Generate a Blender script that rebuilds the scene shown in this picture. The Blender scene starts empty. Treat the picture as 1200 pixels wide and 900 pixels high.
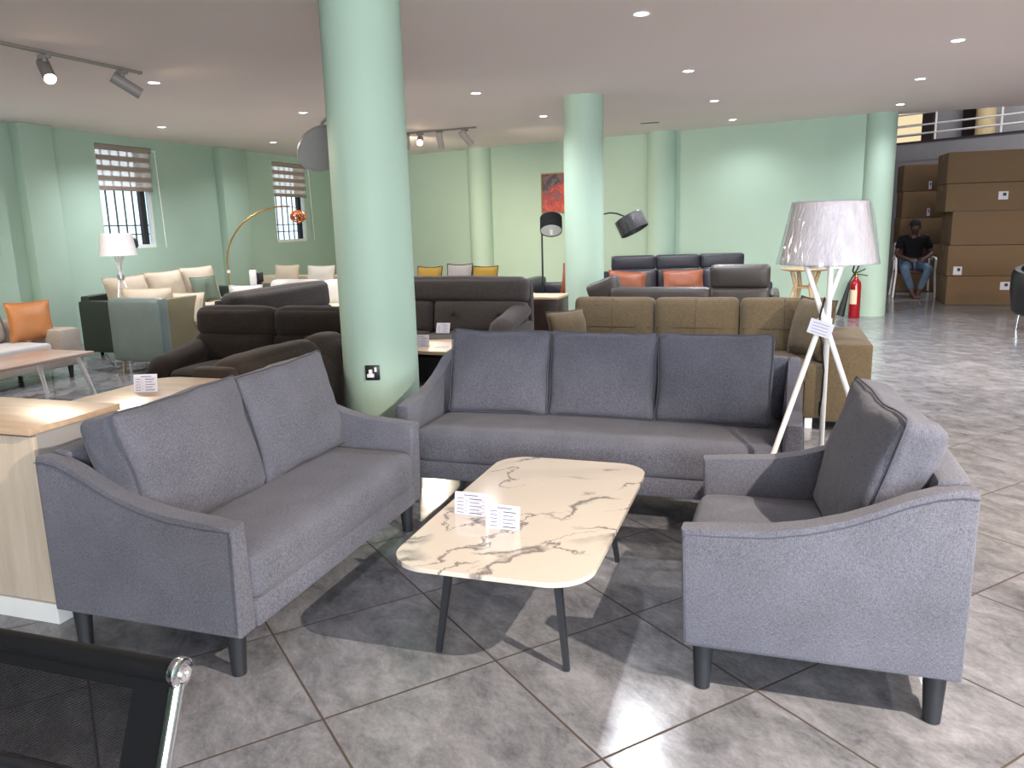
import bpy, bmesh, math, random
from mathutils import Vector, Matrix, noise
random.seed(7)
S = bpy.context.scene
COL = S.collection
R = math.radians
PI = math.pi

# ------------------------------------------------------------------ helpers
def lin(h):
    h = h.lstrip('#')
    o = []
    for i in (0, 2, 4):
        c = int(h[i:i+2], 16) / 255
        o.append(c / 12.92 if c <= .04045 else ((c + .055) / 1.055) ** 2.4)
    return (*o, 1)

def obj(name, bm, mats, parent=None, ang=38):
    me = bpy.data.meshes.new(name)
    bmesh.ops.recalc_face_normals(bm, faces=bm.faces[:])
    bm.to_mesh(me); bm.free()
    for m in (mats if isinstance(mats, (list, tuple)) else [mats]):
        me.materials.append(m)
    me.polygons.foreach_set('use_smooth', [True] * len(me.polygons))
    me.set_sharp_from_angle(angle=R(ang))
    o = bpy.data.objects.new(name, me)
    COL.objects.link(o)
    if parent: o.parent = parent
    return o

def tag(o, label, cat, group=None):
    o['label'] = label; o['category'] = cat
    if group: o['group'] = group
    return o

def thing(name, label, cat, loc=(0, 0, 0), rz=0, group=None):
    o = bpy.data.objects.new(name, None)
    o.empty_display_size = .1
    COL.objects.link(o)
    o.location = loc; o.rotation_euler = (0, 0, rz)
    return tag(o, label, cat, group)

def struct(name, bm, mats, parent=None, ang=38):
    o = obj(name, bm, mats, parent, ang)
    if not parent: o['kind'] = 'structure'
    return o

def copy_tree(o, parent=None):
    c = o.copy(); COL.objects.link(c)
    if parent: c.parent = parent
    for ch in [x for x in S.objects if x.parent == o]:
        copy_tree(ch, c)
    return c

def setmi(bm, start, idx):
    bm.faces.ensure_lookup_table()
    for f in bm.faces[start:]: f.material_index = idx

def box(bm, x0, x1, y0, y1, z0, z1, bev=0, seg=2, M=None, mi=0):
    n0 = len(bm.faces)
    T = Matrix.Translation(((x0+x1)/2, (y0+y1)/2, (z0+z1)/2)) @ Matrix.Diagonal((abs(x1-x0), abs(y1-y0), abs(z1-z0), 1))
    t = bmesh.new()
    bmesh.ops.create_cube(t, size=1, matrix=T)
    if bev:
        bmesh.ops.bevel(t, geom=t.edges[:], offset=bev, segments=seg, affect='EDGES', profile=.5)
    if M is not None: t.transform(M)
    for f in t.faces: f.material_index = mi
    join(bm, t)

def join(bm, t):
    me = bpy.data.meshes.new('tmp'); t.to_mesh(me); t.free()
    bm.from_mesh(me); bpy.data.meshes.remove(me)

def softbox(bm, c, s, r=.05, puff=(0, 0, 0), n=8, wob=0, M=None, seed=0, taper=0, pinch=0):
    """rounded, puffed upholstery block; c centre, s full size"""
    t = bmesh.new()
    bmesh.ops.create_cube(t, size=2)
    bmesh.ops.subdivide_edges(t, edges=t.edges[:], cuts=n, use_grid_fill=True)
    h = Vector(s) / 2
    rr = min(r, min(h) * .98)
    inner = Vector([max(h[i] - rr, 1e-4) for i in range(3)])
    for v in t.verts:
        p = v.co.copy()
        # warp grid towards the edges so that the rounding gets samples
        q = Vector([math.copysign(1 - (1 - abs(a)) ** 1.5, a) for a in p])
        w = Vector([q[i] * h[i] for i in range(3)])
        cl = Vector([max(-inner[i], min(inner[i], w[i])) for i in range(3)])
        d = w - cl
        if d.length > 1e-9:
            # push to the rounded surface
            w = cl + d.normalized() * rr
        for i in range(3):
            if puff[i] and abs(p[i]) > .999:
                j, k = (i + 1) % 3, (i + 2) % 3
                w[i] += math.copysign(puff[i] * (1 - q[j] ** 2) ** .7 * (1 - q[k] ** 2) ** .7, p[i])
        if taper: w.x *= 1 - taper * (w.z / h.z + 1) / 2
        if pinch:
            fx = 1 - pinch * (1 - min(1, abs(w.z / h.z)) ** 2); fz = 1 - pinch * (1 - min(1, abs(w.x / h.x)) ** 2)
            w.x *= fx; w.z *= fz
        if wob:
            nv = noise.noise_vector(w * 7 + Vector((seed * 3.1, seed * 1.7, seed)))
            w += nv * wob
            nv = noise.noise_vector(w * 19 + Vector((seed * 5.1, seed, seed)))
            w += nv * wob * .4
        v.co = w + Vector(c) if M is None else w
    if M is not None:
        t.transform(Matrix.Translation(c) @ M)
    join(bm, t)

def tube(bm, pts, r, n=10, closed=False, mi=0):
    pts = [Vector(p) for p in pts]
    N = len(pts)
    rs = r if isinstance(r, (list, tuple)) else [r] * N
    rings = []
    prev = None
    for i, p in enumerate(pts):
        if closed: d = pts[(i+1) % N] - pts[i-1]
        else: d = pts[min(i+1, N-1)] - pts[max(i-1, 0)]
        d.normalize()
        if prev is None:
            u = d.orthogonal().normalized()
        else:
            u = prev - d * prev.dot(d)
            u = u.normalized() if u.length > 1e-6 else d.orthogonal().normalized()
        prev = u
        w = d.cross(u)
        rings.append([bm.verts.new(p + (u * math.cos(2*PI*k/n) + w * math.sin(2*PI*k/n)) * rs[i]) for k in range(n)])
    fs = []
    for i in range(N if closed else N - 1):
        a, b = rings[i], rings[(i+1) % N]
        for k in range(n):
            fs.append(bm.faces.new((a[k], a[(k+1) % n], b[(k+1) % n], b[k])))
    if not closed:
        fs.append(bm.faces.new(rings[0][::-1])); fs.append(bm.faces.new(rings[-1]))
    for f in fs: f.material_index = mi

def lathe(bm, prof, n=32, M=None, mi=0):
    """prof: list of (r, z); r = 0 closes"""
    t = bmesh.new()
    rings = []
    for (r, z) in prof:
        if r < 1e-6: rings.append([t.verts.new((0, 0, z))])
        else: rings.append([t.verts.new((r*math.cos(2*PI*k/n), r*math.sin(2*PI*k/n), z)) for k in range(n)])
    for a, b in zip(rings, rings[1:]):
        for k in range(n):
            k2 = (k+1) % n
            if len(a) == 1 and len(b) == 1: continue
            if len(a) == 1: t.faces.new((a[0], b[k], b[k2]))
            elif len(b) == 1: t.faces.new((a[k], a[k2], b[0]))
            else: t.faces.new((a[k], a[k2], b[k2], b[k]))
    for f in t.faces: f.material_index = mi
    if M is not None: t.transform(M)
    join(bm, t)

def prism(bm, poly, z0, z1, bev=0, seg=2, M=None, mi=0):
    """extrude an xy polygon along z"""
    t = bmesh.new()
    a = [t.verts.new((x, y, z0)) for x, y in poly]
    b = [t.verts.new((x, y, z1)) for x, y in poly]
    n = len(poly)
    fa = t.faces.new(a[::-1]); fb = t.faces.new(b)
    for i in range(n): t.faces.new((a[i], a[(i+1) % n], b[(i+1) % n], b[i]))
    if bev:
        es = list(fa.edges) + list(fb.edges)
        bmesh.ops.bevel(t, geom=es, offset=bev, segments=seg, affect='EDGES', profile=.5)
    for f in t.faces: f.material_index = mi
    if M is not None: t.transform(M)
    join(bm, t)

def rrect(w, h, r, n=8, bulge=0):
    pts = []
    for cx, cy, a0 in ((w/2-r, h/2-r, 0), (-w/2+r, h/2-r, 90), (-w/2+r, -h/2+r, 180), (w/2-r, -h/2+r, 270)):
        for k in range(n+1):
            a = R(a0 + 90*k/n)
            pts.append((cx + r*math.cos(a), cy + r*math.sin(a)))
    if bulge:
        out = []
        N = len(pts)
        for i in range(N):
            p, q = pts[i], pts[(i+1) % N]
            m = 10 if math.hypot(q[0]-p[0], q[1]-p[1]) > .2 else 1
            for k in range(m): out.append((p[0]+(q[0]-p[0])*k/m, p[1]+(q[1]-p[1])*k/m))
        pts = [(x*(1+bulge*(1-(2*y/h)**2)*.999), y*(1+bulge*.6*(1-(2*x/w)**2))) for x, y in out]
    return pts

def rot(ax, deg): return Matrix.Rotation(R(deg), 4, ax)
def tr(x, y, z): return Matrix.Translation((x, y, z))
def leg(bm, p0, p1, r0, r1, n=14):
    tube(bm, [p0, p1], [r0, r1], n)

# ------------------------------------------------------------------ materials
MATS = {}
def nt(name):
    m = bpy.data.materials.new(name); m.use_nodes = True
    N = m.node_tree.nodes; Lk = m.node_tree.links
    return m, N, Lk, N['Principled BSDF']

def plain(name, col, rough=.5, metal=0, spec=.5, bump=0, bscale=200, coat=0, var=0, vscale=6, sheen=0):
    m, N, Lk, P = nt(name)
    P.inputs['Base Color'].default_value = lin(col)
    P.inputs['Roughness'].default_value = rough
    P.inputs['Metallic'].default_value = metal
    P.inputs['Specular IOR Level'].default_value = spec
    P.inputs['Coat Weight'].default_value = coat
    P.inputs['Sheen Weight'].default_value = sheen
    tc = N.new('ShaderNodeTexCoord')
    nz = N.new('ShaderNodeTexNoise'); nz.inputs['Scale'].default_value = vscale; nz.inputs['Detail'].default_value = 4
    Lk.new(tc.outputs['Object'], nz.inputs['Vector'])
    hs = N.new('ShaderNodeMix'); hs.data_type = 'RGBA'; hs.blend_type = 'MULTIPLY'
    hs.inputs[0].default_value = 1
    hs.inputs[6].default_value = lin(col)
    mr = N.new('ShaderNodeMapRange'); mr.inputs[1].default_value = .3; mr.inputs[2].default_value = .7
    v = var if var else .04
    mr.inputs[3].default_value = 1 - v; mr.inputs[4].default_value = 1 + v
    Lk.new(nz.outputs[0], mr.inputs[0]); Lk.new(mr.outputs[0], hs.inputs[7]); Lk.new(hs.outputs[2], P.inputs['Base Color'])
    if bump:
        n2 = N.new('ShaderNodeTexNoise'); n2.inputs['Scale'].default_value = bscale; n2.inputs['Detail'].default_value = 3
        Lk.new(tc.outputs['Object'], n2.inputs['Vector'])
        b = N.new('ShaderNodeBump'); b.inputs['Strength'].default_value = bump; b.inputs['Distance'].default_value = .004
        Lk.new(n2.outputs[0], b.inputs['Height']); Lk.new(b.outputs[0], P.inputs['Normal'])
    return m

def fabric(name, c1, c2, scale=260, bump=.35, sheen=.15, wrinkle=.12):
    """heathered woven cloth: stretched noise in two directions"""
    m, N, Lk, P = nt(name)
    tc = N.new('ShaderNodeTexCoord')
    fs = []
    for k, sc in enumerate(((1, .18, 1), (.18, 1, .18))):
        mp = N.new('ShaderNodeMapping'); mp.inputs['Scale'].default_value = sc
        Lk.new(tc.outputs['Object'], mp.inputs['Vector'])
        nz = N.new('ShaderNodeTexNoise'); nz.inputs['Scale'].default_value = scale; nz.inputs['Detail'].default_value = 2
        Lk.new(mp.outputs[0], nz.inputs['Vector']); fs.append(nz)
    ad = N.new('ShaderNodeMath'); ad.operation = 'ADD'
    Lk.new(fs[0].outputs[0], ad.inputs[0]); Lk.new(fs[1].outputs[0], ad.inputs[1])
    big = N.new('ShaderNodeTexNoise'); big.inputs['Scale'].default_value = 5; big.inputs['Detail'].default_value = 5
    Lk.new(tc.outputs['Object'], big.inputs['Vector'])
    a2 = N.new('ShaderNodeMath'); a2.operation = 'MULTIPLY_ADD'; a2.inputs[1].default_value = .35
    Lk.new(big.outputs[0], a2.inputs[0]); Lk.new(ad.outputs[0], a2.inputs[2])
    rp = N.new('ShaderNodeValToRGB')
    rp.color_ramp.elements[0].position = .75 / 1.6; rp.color_ramp.elements[0].color = lin(c1)
    rp.color_ramp.elements[1].position = 1.55 / 1.6; rp.color_ramp.elements[1].color = lin(c2)
    dv = N.new('ShaderNodeMath'); dv.operation = 'DIVIDE'; dv.inputs[1].default_value = 1.6
    Lk.new(a2.outputs[0], dv.inputs[0]); Lk.new(dv.outputs[0], rp.inputs[0])
    Lk.new(rp.outputs[0], P.inputs['Base Color'])
    P.inputs['Roughness'].default_value = .92
    P.inputs['Specular IOR Level'].default_value = .18
    P.inputs['Sheen Weight'].default_value = sheen
    P.inputs['Sheen Roughness'].default_value = .5
    wr = N.new('ShaderNodeTexNoise'); wr.inputs['Scale'].default_value = 11; wr.inputs['Detail'].default_value = 3; wr.inputs['Distortion'].default_value = 1.2
    Lk.new(tc.outputs['Object'], wr.inputs['Vector'])
    b0 = N.new('ShaderNodeBump'); b0.inputs['Strength'].default_value = wrinkle; b0.inputs['Distance'].default_value = .02
    Lk.new(wr.outputs[0], b0.inputs['Height'])
    b = N.new('ShaderNodeBump'); b.inputs['Strength'].default_value = bump; b.inputs['Distance'].default_value = .002
    Lk.new(ad.outputs[0], b.inputs['Height']); Lk.new(b0.outputs[0], b.inputs['Normal']); Lk.new(b.outputs[0], P.inputs['Normal'])
    return m

def leather(name, col, rough=.38):
    m = plain(name, col, rough, spec=.45, bump=.2, bscale=260, var=.08, vscale=5)
    return m

def wood(name, c1, c2, rough=.35, coat=.2, scale=3.0, axis=(1, 9, 9)):
    m, N, Lk, P = nt(name)
    tc = N.new('ShaderNodeTexCoord'); mp = N.new('ShaderNodeMapping'); mp.inputs['Scale'].default_value = axis
    Lk.new(tc.outputs['Object'], mp.inputs['Vector'])
    nz = N.new('ShaderNodeTexNoise'); nz.inputs['Scale'].default_value = scale; nz.inputs['Detail'].default_value = 7; nz.inputs['Distortion'].default_value = .6
    Lk.new(mp.outputs[0], nz.inputs['Vector'])
    rp = N.new('ShaderNodeValToRGB')
    rp.color_ramp.elements[0].position = .32; rp.color_ramp.elements[0].color = lin(c1)
    rp.color_ramp.elements[1].position = .68; rp.color_ramp.elements[1].color = lin(c2)
    Lk.new(nz.outputs[0], rp.inputs[0]); Lk.new(rp.outputs[0], P.inputs['Base Color'])
    P.inputs['Roughness'].default_value = rough; P.inputs['Coat Weight'].default_value = coat
    P.inputs['Coat Roughness'].default_value = .15
    return m

def emit(name, col, st):
    m = bpy.data.materials.new(name); m.use_nodes = True
    N = m.node_tree.nodes; N.clear()
    e = N.new('ShaderNodeEmission'); e.inputs[0].default_value = lin(col); e.inputs[1].default_value = st
    o = N.new('ShaderNodeOutputMaterial'); m.node_tree.links.new(e.outputs[0], o.inputs[0])
    return m

def floor_mat():
    m, N, Lk, P = nt('polished_stone_tile')
    g = N.new('ShaderNodeNewGeometry')
    mp = N.new('ShaderNodeMapping'); mp.vector_type = 'TEXTURE'
    mp.inputs['Location'].default_value = (-1.308, 2.701, 0)
    mp.inputs['Rotation'].default_value = (0, 0, R(-41.28))
    mp.inputs['Scale'].default_value = (.6, .6, .6)
    Lk.new(g.outputs['Position'], mp.inputs['Vector'])
    fr = N.new('ShaderNodeVectorMath'); fr.operation = 'FRACTION'; Lk.new(mp.outputs[0], fr.inputs[0])
    fl = N.new('ShaderNodeVectorMath'); fl.operation = 'FLOOR'; Lk.new(mp.outputs[0], fl.inputs[0])
    sx = N.new('ShaderNodeSeparateXYZ'); Lk.new(fr.outputs[0], sx.inputs[0])
    def edge(o):
        a = N.new('ShaderNodeMath'); a.operation = 'SUBTRACT'; a.inputs[1].default_value = .5; Lk.new(o, a.inputs[0])
        b = N.new('ShaderNodeMath'); b.operation = 'ABSOLUTE'; Lk.new(a.outputs[0], b.inputs[0]); return b
    ex, ey = edge(sx.outputs[0]), edge(sx.outputs[1])
    mx = N.new('ShaderNodeMath'); mx.operation = 'MAXIMUM'; Lk.new(ex.outputs[0], mx.inputs[0]); Lk.new(ey.outputs[0], mx.inputs[1])
    gr = N.new('ShaderNodeMapRange'); gr.inputs[1].default_value = .4925; gr.inputs[2].default_value = .4945; Lk.new(mx.outputs[0], gr.inputs[0])
    wn = N.new('ShaderNodeTexWhiteNoise'); wn.noise_dimensions = '3D'; Lk.new(fl.outputs[0], wn.inputs['Vector'])
    off = N.new('ShaderNodeVectorMath'); off.operation = 'MULTIPLY_ADD'; off.inputs[1].default_value = (9, 9, 9)
    Lk.new(wn.outputs['Color'], off.inputs[0]); Lk.new(mp.outputs[0], off.inputs[2])
    n1 = N.new('ShaderNodeTexNoise'); n1.inputs['Scale'].default_value = 3.0; n1.inputs['Detail'].default_value = 9; n1.inputs['Roughness'].default_value = .68; n1.inputs['Distortion'].default_value = .35
    ms = N.new('ShaderNodeMapping'); ms.inputs['Scale'].default_value = (1, 1.7, 1); ms.inputs['Rotation'].default_value = (0, 0, R(40))
    Lk.new(off.outputs[0], ms.inputs['Vector']); Lk.new(ms.outputs[0], n1.inputs['Vector'])
    n2 = N.new('ShaderNodeTexNoise'); n2.inputs['Scale'].default_value = 24; n2.inputs['Detail'].default_value = 9; n2.inputs['Roughness'].default_value = .85
    Lk.new(ms.outputs[0], n2.inputs['Vector'])
    mixn = N.new('ShaderNodeMath'); mixn.operation = 'MULTIPLY_ADD'; mixn.inputs[1].default_value = .6
    Lk.new(n2.outputs[0], mixn.inputs[0]); Lk.new(n1.outputs[0], mixn.inputs[2])
    rp = N.new('ShaderNodeValToRGB'); e = rp.color_ramp.elements
    e[0].position = .55; e[0].color = lin('#535357'); e[1].position = 1.0; e[1].color = lin('#959499')
    k = e.new(.8); k.color = lin('#7b7b7f')
    Lk.new(mixn.outputs[0], rp.inputs[0])
    mg = N.new('ShaderNodeMix'); mg.data_type = 'RGBA'; Lk.new(gr.outputs[0], mg.inputs[0]); Lk.new(rp.outputs[0], mg.inputs[6]); mg.inputs[7].default_value = lin('#4a4039')
    Lk.new(mg.outputs[2], P.inputs['Base Color'])
    rr = N.new('ShaderNodeMapRange'); rr.inputs[1].default_value = .3; rr.inputs[2].default_value = .75; rr.inputs[3].default_value = .13; rr.inputs[4].default_value = .24
    Lk.new(n1.outputs[0], rr.inputs[0])
    rg = N.new('ShaderNodeMix'); rg.data_type = 'FLOAT'; Lk.new(gr.outputs[0], rg.inputs[0]); Lk.new(rr.outputs[0], rg.inputs[2]); rg.inputs[3].default_value = .8
    Lk.new(rg.outputs[0], P.inputs['Roughness'])
    P.inputs['Specular IOR Level'].default_value = .5
    b = N.new('ShaderNodeBump'); b.invert = True; b.inputs['Strength'].default_value = .4; b.inputs['Distance'].default_value = .002
    Lk.new(gr.outputs[0], b.inputs['Height']); Lk.new(b.outputs[0], P.inputs['Normal'])
    return m

def marble_mat():
    m, N, Lk, P = nt('white_marble')
    tc = N.new('ShaderNodeTexCoord')
    wob = N.new('ShaderNodeTexNoise'); wob.inputs['Scale'].default_value = 3.2; wob.inputs['Detail'].default_value = 6; wob.inputs['Roughness'].default_value = .62
    Lk.new(tc.outputs['Object'], wob.inputs['Vector'])
    def vein(rotz, sc, ph, w0):
        mp = N.new('ShaderNodeMapping'); mp.inputs['Rotation'].default_value = (0, 0, R(rotz)); mp.inputs['Location'].default_value = (ph, ph * .37, 0)
        Lk.new(tc.outputs['Object'], mp.inputs['Vector'])
        mad = N.new('ShaderNodeVectorMath'); mad.operation = 'MULTIPLY_ADD'; mad.inputs[1].default_value = (.34, .34, .34)
        Lk.new(wob.outputs['Color'], mad.inputs[0]); Lk.new(mp.outputs[0], mad.inputs[2])
        wv = N.new('ShaderNodeTexNoise'); wv.inputs['Scale'].default_value = sc; wv.inputs['Detail'].default_value = 2
        st = N.new('ShaderNodeMapping'); st.inputs['Scale'].default_value = (1.0, 2.6, 1); Lk.new(mad.outputs[0], st.inputs['Vector'])
        Lk.new(st.outputs[0], wv.inputs['Vector'])
        s = N.new('ShaderNodeMath'); s.operation = 'SUBTRACT'; s.inputs[1].default_value = .5; Lk.new(wv.outputs[0], s.inputs[0])
        a = N.new('ShaderNodeMath'); a.operation = 'ABSOLUTE'; Lk.new(s.outputs[0], a.inputs[0])
        r = N.new('ShaderNodeMapRange'); r.inputs[1].default_value = 0; r.inputs[2].default_value = w0; r.inputs[3].default_value = 1; r.inputs[4].default_value = 0
        r.interpolation_type = 'SMOOTHSTEP'
        Lk.new(a.outputs[0], r.inputs[0]); return r
    v1 = vein(-38, 1.05, .3, .026); v2 = vein(-52, 1.5, 3.1, .011)
    br = N.new('ShaderNodeTexNoise'); br.inputs['Scale'].default_value = 2.2; Lk.new(tc.outputs['Object'], br.inputs['Vector'])
    bm_ = N.new('ShaderNodeMapRange'); bm_.inputs[1].default_value = .46; bm_.inputs[2].default_value = .54; Lk.new(br.outputs[0], bm_.inputs[0])
    m1 = N.new('ShaderNodeMath'); m1.operation = 'MULTIPLY'; Lk.new(v1.outputs[0], m1.inputs[0]); Lk.new(bm_.outputs[0], m1.inputs[1])
    iv = N.new('ShaderNodeMath'); iv.operation = 'SUBTRACT'; iv.inputs[0].default_value = 1; Lk.new(bm_.outputs[0], iv.inputs[1])
    m2 = N.new('ShaderNodeMath'); m2.operation = 'MULTIPLY'; Lk.new(v2.outputs[0], m2.inputs[0]); Lk.new(iv.outputs[0], m2.inputs[1])
    mx = N.new('ShaderNodeMath'); mx.operation = 'MAXIMUM'; Lk.new(m1.outputs[0], mx.inputs[0]); Lk.new(m2.outputs[0], mx.inputs[1])
    sc_ = N.new('ShaderNodeMath'); sc_.operation = 'MULTIPLY'; sc_.inputs[1].default_value = .8; Lk.new(mx.outputs[0], sc_.inputs[0])
    mg = N.new('ShaderNodeMix'); mg.data_type = 'RGBA'; Lk.new(sc_.outputs[0], mg.inputs[0]); mg.inputs[6].default_value = lin('#cdc2b4'); mg.inputs[7].default_value = lin('#575150')
    Lk.new(mg.outputs[2], P.inputs['Base Color'])
    P.inputs['Roughness'].default_value = .12; P.inputs['Coat Weight'].default_value = .3; P.inputs['Coat Roughness'].default_value = .05
    return m

def wrap_mat(name, col, dark=False):
    """lamp shade under crinkled clear plastic wrap"""
    m, N, Lk, P = nt(name)
    tc = N.new('ShaderNodeTexCoord'); mp = N.new('ShaderNodeMapping'); mp.inputs['Scale'].default_value = (9, 9, 3.0)
    Lk.new(tc.outputs['Object'], mp.inputs['Vector'])
    nz = N.new('ShaderNodeTexNoise'); nz.inputs['Scale'].default_value = 4; nz.inputs['Detail'].default_value = 5; nz.inputs['Distortion'].default_value = 1.6
    Lk.new(mp.outputs[0], nz.inputs['Vector'])
    b = N.new('ShaderNodeBump'); b.inputs['Strength'].default_value = .9; b.inputs['Distance'].default_value = .02
    Lk.new(nz.outputs[0], b.inputs['Height'])
    P.inputs['Base Color'].default_value = lin(col); P.inputs['Roughness'].default_value = .7
    P.inputs['Coat Weight'].default_value = 1; P.inputs['Coat Roughness'].default_value = .08
    Lk.new(b.outputs[0], P.inputs['Coat Normal'])
    b2 = N.new('ShaderNodeBump'); b2.inputs['Strength'].default_value = .25; b2.inputs['Distance'].default_value = .02
    Lk.new(nz.outputs[0], b2.inputs['Height']); Lk.new(b2.outputs[0], P.inputs['Normal'])
    return m

def mesh_net():
    """black woven net one can see through"""
    m, N, Lk, P = nt('black_net')
    P.inputs['Base Color'].default_value = lin('#0c0c10'); P.inputs['Roughness'].default_value = .8; P.inputs['Specular IOR Level'].default_value = .15
    t = N.new('ShaderNodeBsdfTransparent'); mx = N.new('ShaderNodeMixShader')
    tc = N.new('ShaderNodeTexCoord'); sx = N.new('ShaderNodeSeparateXYZ'); Lk.new(tc.outputs['Object'], sx.inputs[0])
    def wv(o):
        a = N.new('ShaderNodeMath'); a.operation = 'MULTIPLY'; a.inputs[1].default_value = 2*PI/.0015; Lk.new(o, a.inputs[0])
        s = N.new('ShaderNodeMath'); s.operation = 'SINE'; Lk.new(a.outputs[0], s.inputs[0]); return s
    a, b = wv(sx.outputs[0]), wv(sx.outputs[2])
    mn = N.new('ShaderNodeMath'); mn.operation = 'MAXIMUM'; Lk.new(a.outputs[0], mn.inputs[0]); Lk.new(b.outputs[0], mn.inputs[1])
    th = N.new('ShaderNodeMapRange'); th.inputs[1].default_value = .2; th.inputs[2].default_value = .6; th.inputs[3].default_value = .25; th.inputs[4].default_value = 1
    Lk.new(mn.outputs[0], th.inputs[0])
    Lk.new(th.outputs[0], mx.inputs[0]); Lk.new(t.outputs[0], mx.inputs[1]); Lk.new(P.outputs[0], mx.inputs[2])
    Lk.new(mx.outputs[0], N['Material Output'].inputs[0])
    return m

def glass_mat(name='clear_glass', tint='#f4fbff', refl=.08):
    m = bpy.data.materials.new(name); m.use_nodes = True
    N = m.node_tree.nodes; Lk = m.node_tree.links; N.clear()
    t = N.new('ShaderNodeBsdfTransparent'); t.inputs[0].default_value = lin(tint)
    g = N.new('ShaderNodeBsdfGlossy'); g.inputs['Roughness'].default_value = .02
    mx = N.new('ShaderNodeMixShader'); mx.inputs[0].default_value = refl
    o = N.new('ShaderNodeOutputMaterial')
    Lk.new(t.outputs[0], mx.inputs[1]); Lk.new(g.outputs[0], mx.inputs[2]); Lk.new(mx.outputs[0], o.inputs[0])
    return m

def sheer_mat():
    m, N, Lk, P = nt('sheer_blind_cloth')
    P.inputs['Base Color'].default_value = lin('#efe6dc'); P.inputs['Roughness'].default_value = .9
    t = N.new('ShaderNodeBsdfTransparent'); mx = N.new('ShaderNodeMixShader'); mx.inputs[0].default_value = .45
    Lk.new(t.outputs[0], mx.inputs[1]); Lk.new(P.outputs[0], mx.inputs[2]); Lk.new(mx.outputs[0], N['Material Output'].inputs[0])
    return m

def blind_mat():
    m, N, Lk, P = nt('taupe_blind_cloth')
    P.inputs['Base Color'].default_value = lin('#cbbbb0'); P.inputs['Roughness'].default_value = .9
    t = N.new('ShaderNodeBsdfTranslucent'); t.inputs[0].default_value = lin('#a08a7c'); mx = N.new('ShaderNodeMixShader'); mx.inputs[0].default_value = .5
    Lk.new(t.outputs[0], mx.inputs[1]); Lk.new(P.outputs[0], mx.inputs[2]); Lk.new(mx.outputs[0], N['Material Output'].inputs[0])
    return m

def painting_mat():
    m, N, Lk, P = nt('painted_canvas')
    tc = N.new('ShaderNodeTexCoord')
    n = N.new('ShaderNodeTexNoise'); n.inputs['Scale'].default_value = 5; n.inputs['Detail'].default_value = 4; n.inputs['Distortion'].default_value = 1.2
    Lk.new(tc.outputs['Object'], n.inputs['Vector'])
    sx = N.new('ShaderNodeSeparateXYZ'); Lk.new(tc.outputs['Object'], sx.inputs[0])
    # coral petals fill the lower right, grey shadow the upper left
    d = N.new('ShaderNodeMath'); d.operation = 'SUBTRACT'; Lk.new(sx.outputs[0], d.inputs[0]); Lk.new(sx.outputs[2], d.inputs[1])
    ad = N.new('ShaderNodeMath'); ad.operation = 'MULTIPLY_ADD'; ad.inputs[1].default_value = .55; Lk.new(d.outputs[0], ad.inputs[0]); Lk.new(n.outputs[0], ad.inputs[2])
    a2 = N.new('ShaderNodeMath'); a2.operation = 'ADD'; a2.inputs[1].default_value = .26; Lk.new(ad.outputs[0], a2.inputs[0])
    rp = N.new('ShaderNodeValToRGB'); e = rp.color_ramp.elements
    e[0].position = .34; e[0].color = lin('#4a4149'); e[1].position = .80; e[1].color = lin('#c9655a')
    k = e.new(.43); k.color = lin('#74636a'); k = e.new(.50); k.color = lin('#8e3a3e'); k = e.new(.58); k.color = lin('#c4574c'); k = e.new(.68); k.color = lin('#9e4340')
    Lk.new(a2.outputs[0], rp.inputs[0]); Lk.new(rp.outputs[0], P.inputs['Base Color']); P.inputs['Roughness'].default_value = .7
    return m

M_mint = plain('mint_wall_paint', '#a9c0af', .6, spec=.25, bump=.05, bscale=60, var=.02, vscale=1.5)
M_ceil = plain('warm_white_ceiling_paint', '#f2e3dd', .75, spec=.2, var=.015, vscale=.8)
M_floor = floor_mat()
M_hall = plain('grey_hall_paint', '#8d8b8e', .7, spec=.2)
M_grey = fabric('grey_heather_cloth', '#3b3c44', '#74747f', 720, .3, .1, .04)
M_greyc = fabric('grey_cushion_cloth', '#393a42', '#6e6e79', 720, .3, .1, .32)
M_pipe = plain('grey_piping_cloth', '#4e4e57', .9, spec=.15)
M_blackleg = plain('black_painted_wood', '#23262b', .45)
M_marble = marble_mat()
M_dark = plain('dark_grey_metal', '#2a2c30', .4, metal=.2)
M_white = plain('white_painted_metal', '#e9e6e2', .35, spec=.5)
M_cream = plain('cream_linen', '#bfb09c', .9, spec=.15, bump=.2, bscale=180, var=.05)
M_whitecl = plain('white_cotton', '#c9c4bb', .9, spec=.15, bump=.2, bscale=180)
M_brown = fabric('dark_brown_cloth', '#29211c', '#40362f', 300, .3, .08)
M_char = fabric('charcoal_brown_cloth', '#2e2a29', '#47413e', 300, .3, .08)
M_taupe = fabric('olive_taupe_cloth', '#4b4032', '#665944', 300, .3, .08)
M_taupes = plain('taupe_seam', '#52473a', .9, spec=.1)
M_leath = leather('dark_slate_leather', '#2c2b33', .4)
M_leath2 = leather('grey_brown_leather', '#3a3533', .45)
M_teal = leather('grey_green_leather', '#66726e', .42)
M_olive = leather('dark_green_leather', '#30382f', .45)
M_tan = leather('tan_leather', '#ac7040', .5)
M_orange = leather('burnt_orange_leather', '#874a30', .45)
M_must = plain('mustard_linen', '#866a2e', .9, spec=.15, bump=.25, bscale=160, var=.06)
M_greyl = plain('grey_linen', '#857f7b', .9, spec=.15, bump=.25, bscale=160, var=.06)
M_sage = plain('sage_linen', '#6a7668', .9, spec=.15, bump=.25, bscale=160)
M_beige = fabric('beige_grey_cloth', '#8d8378', '#a99f94', 260, .3, .08)
M_beigel = plain('light_grey_seat_cloth', '#b9b4b3', .9, spec=.15, bump=.2, bscale=200)
M_oak = wood('light_oak', '#ae937a', '#c2a88c', .35, .1)
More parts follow.
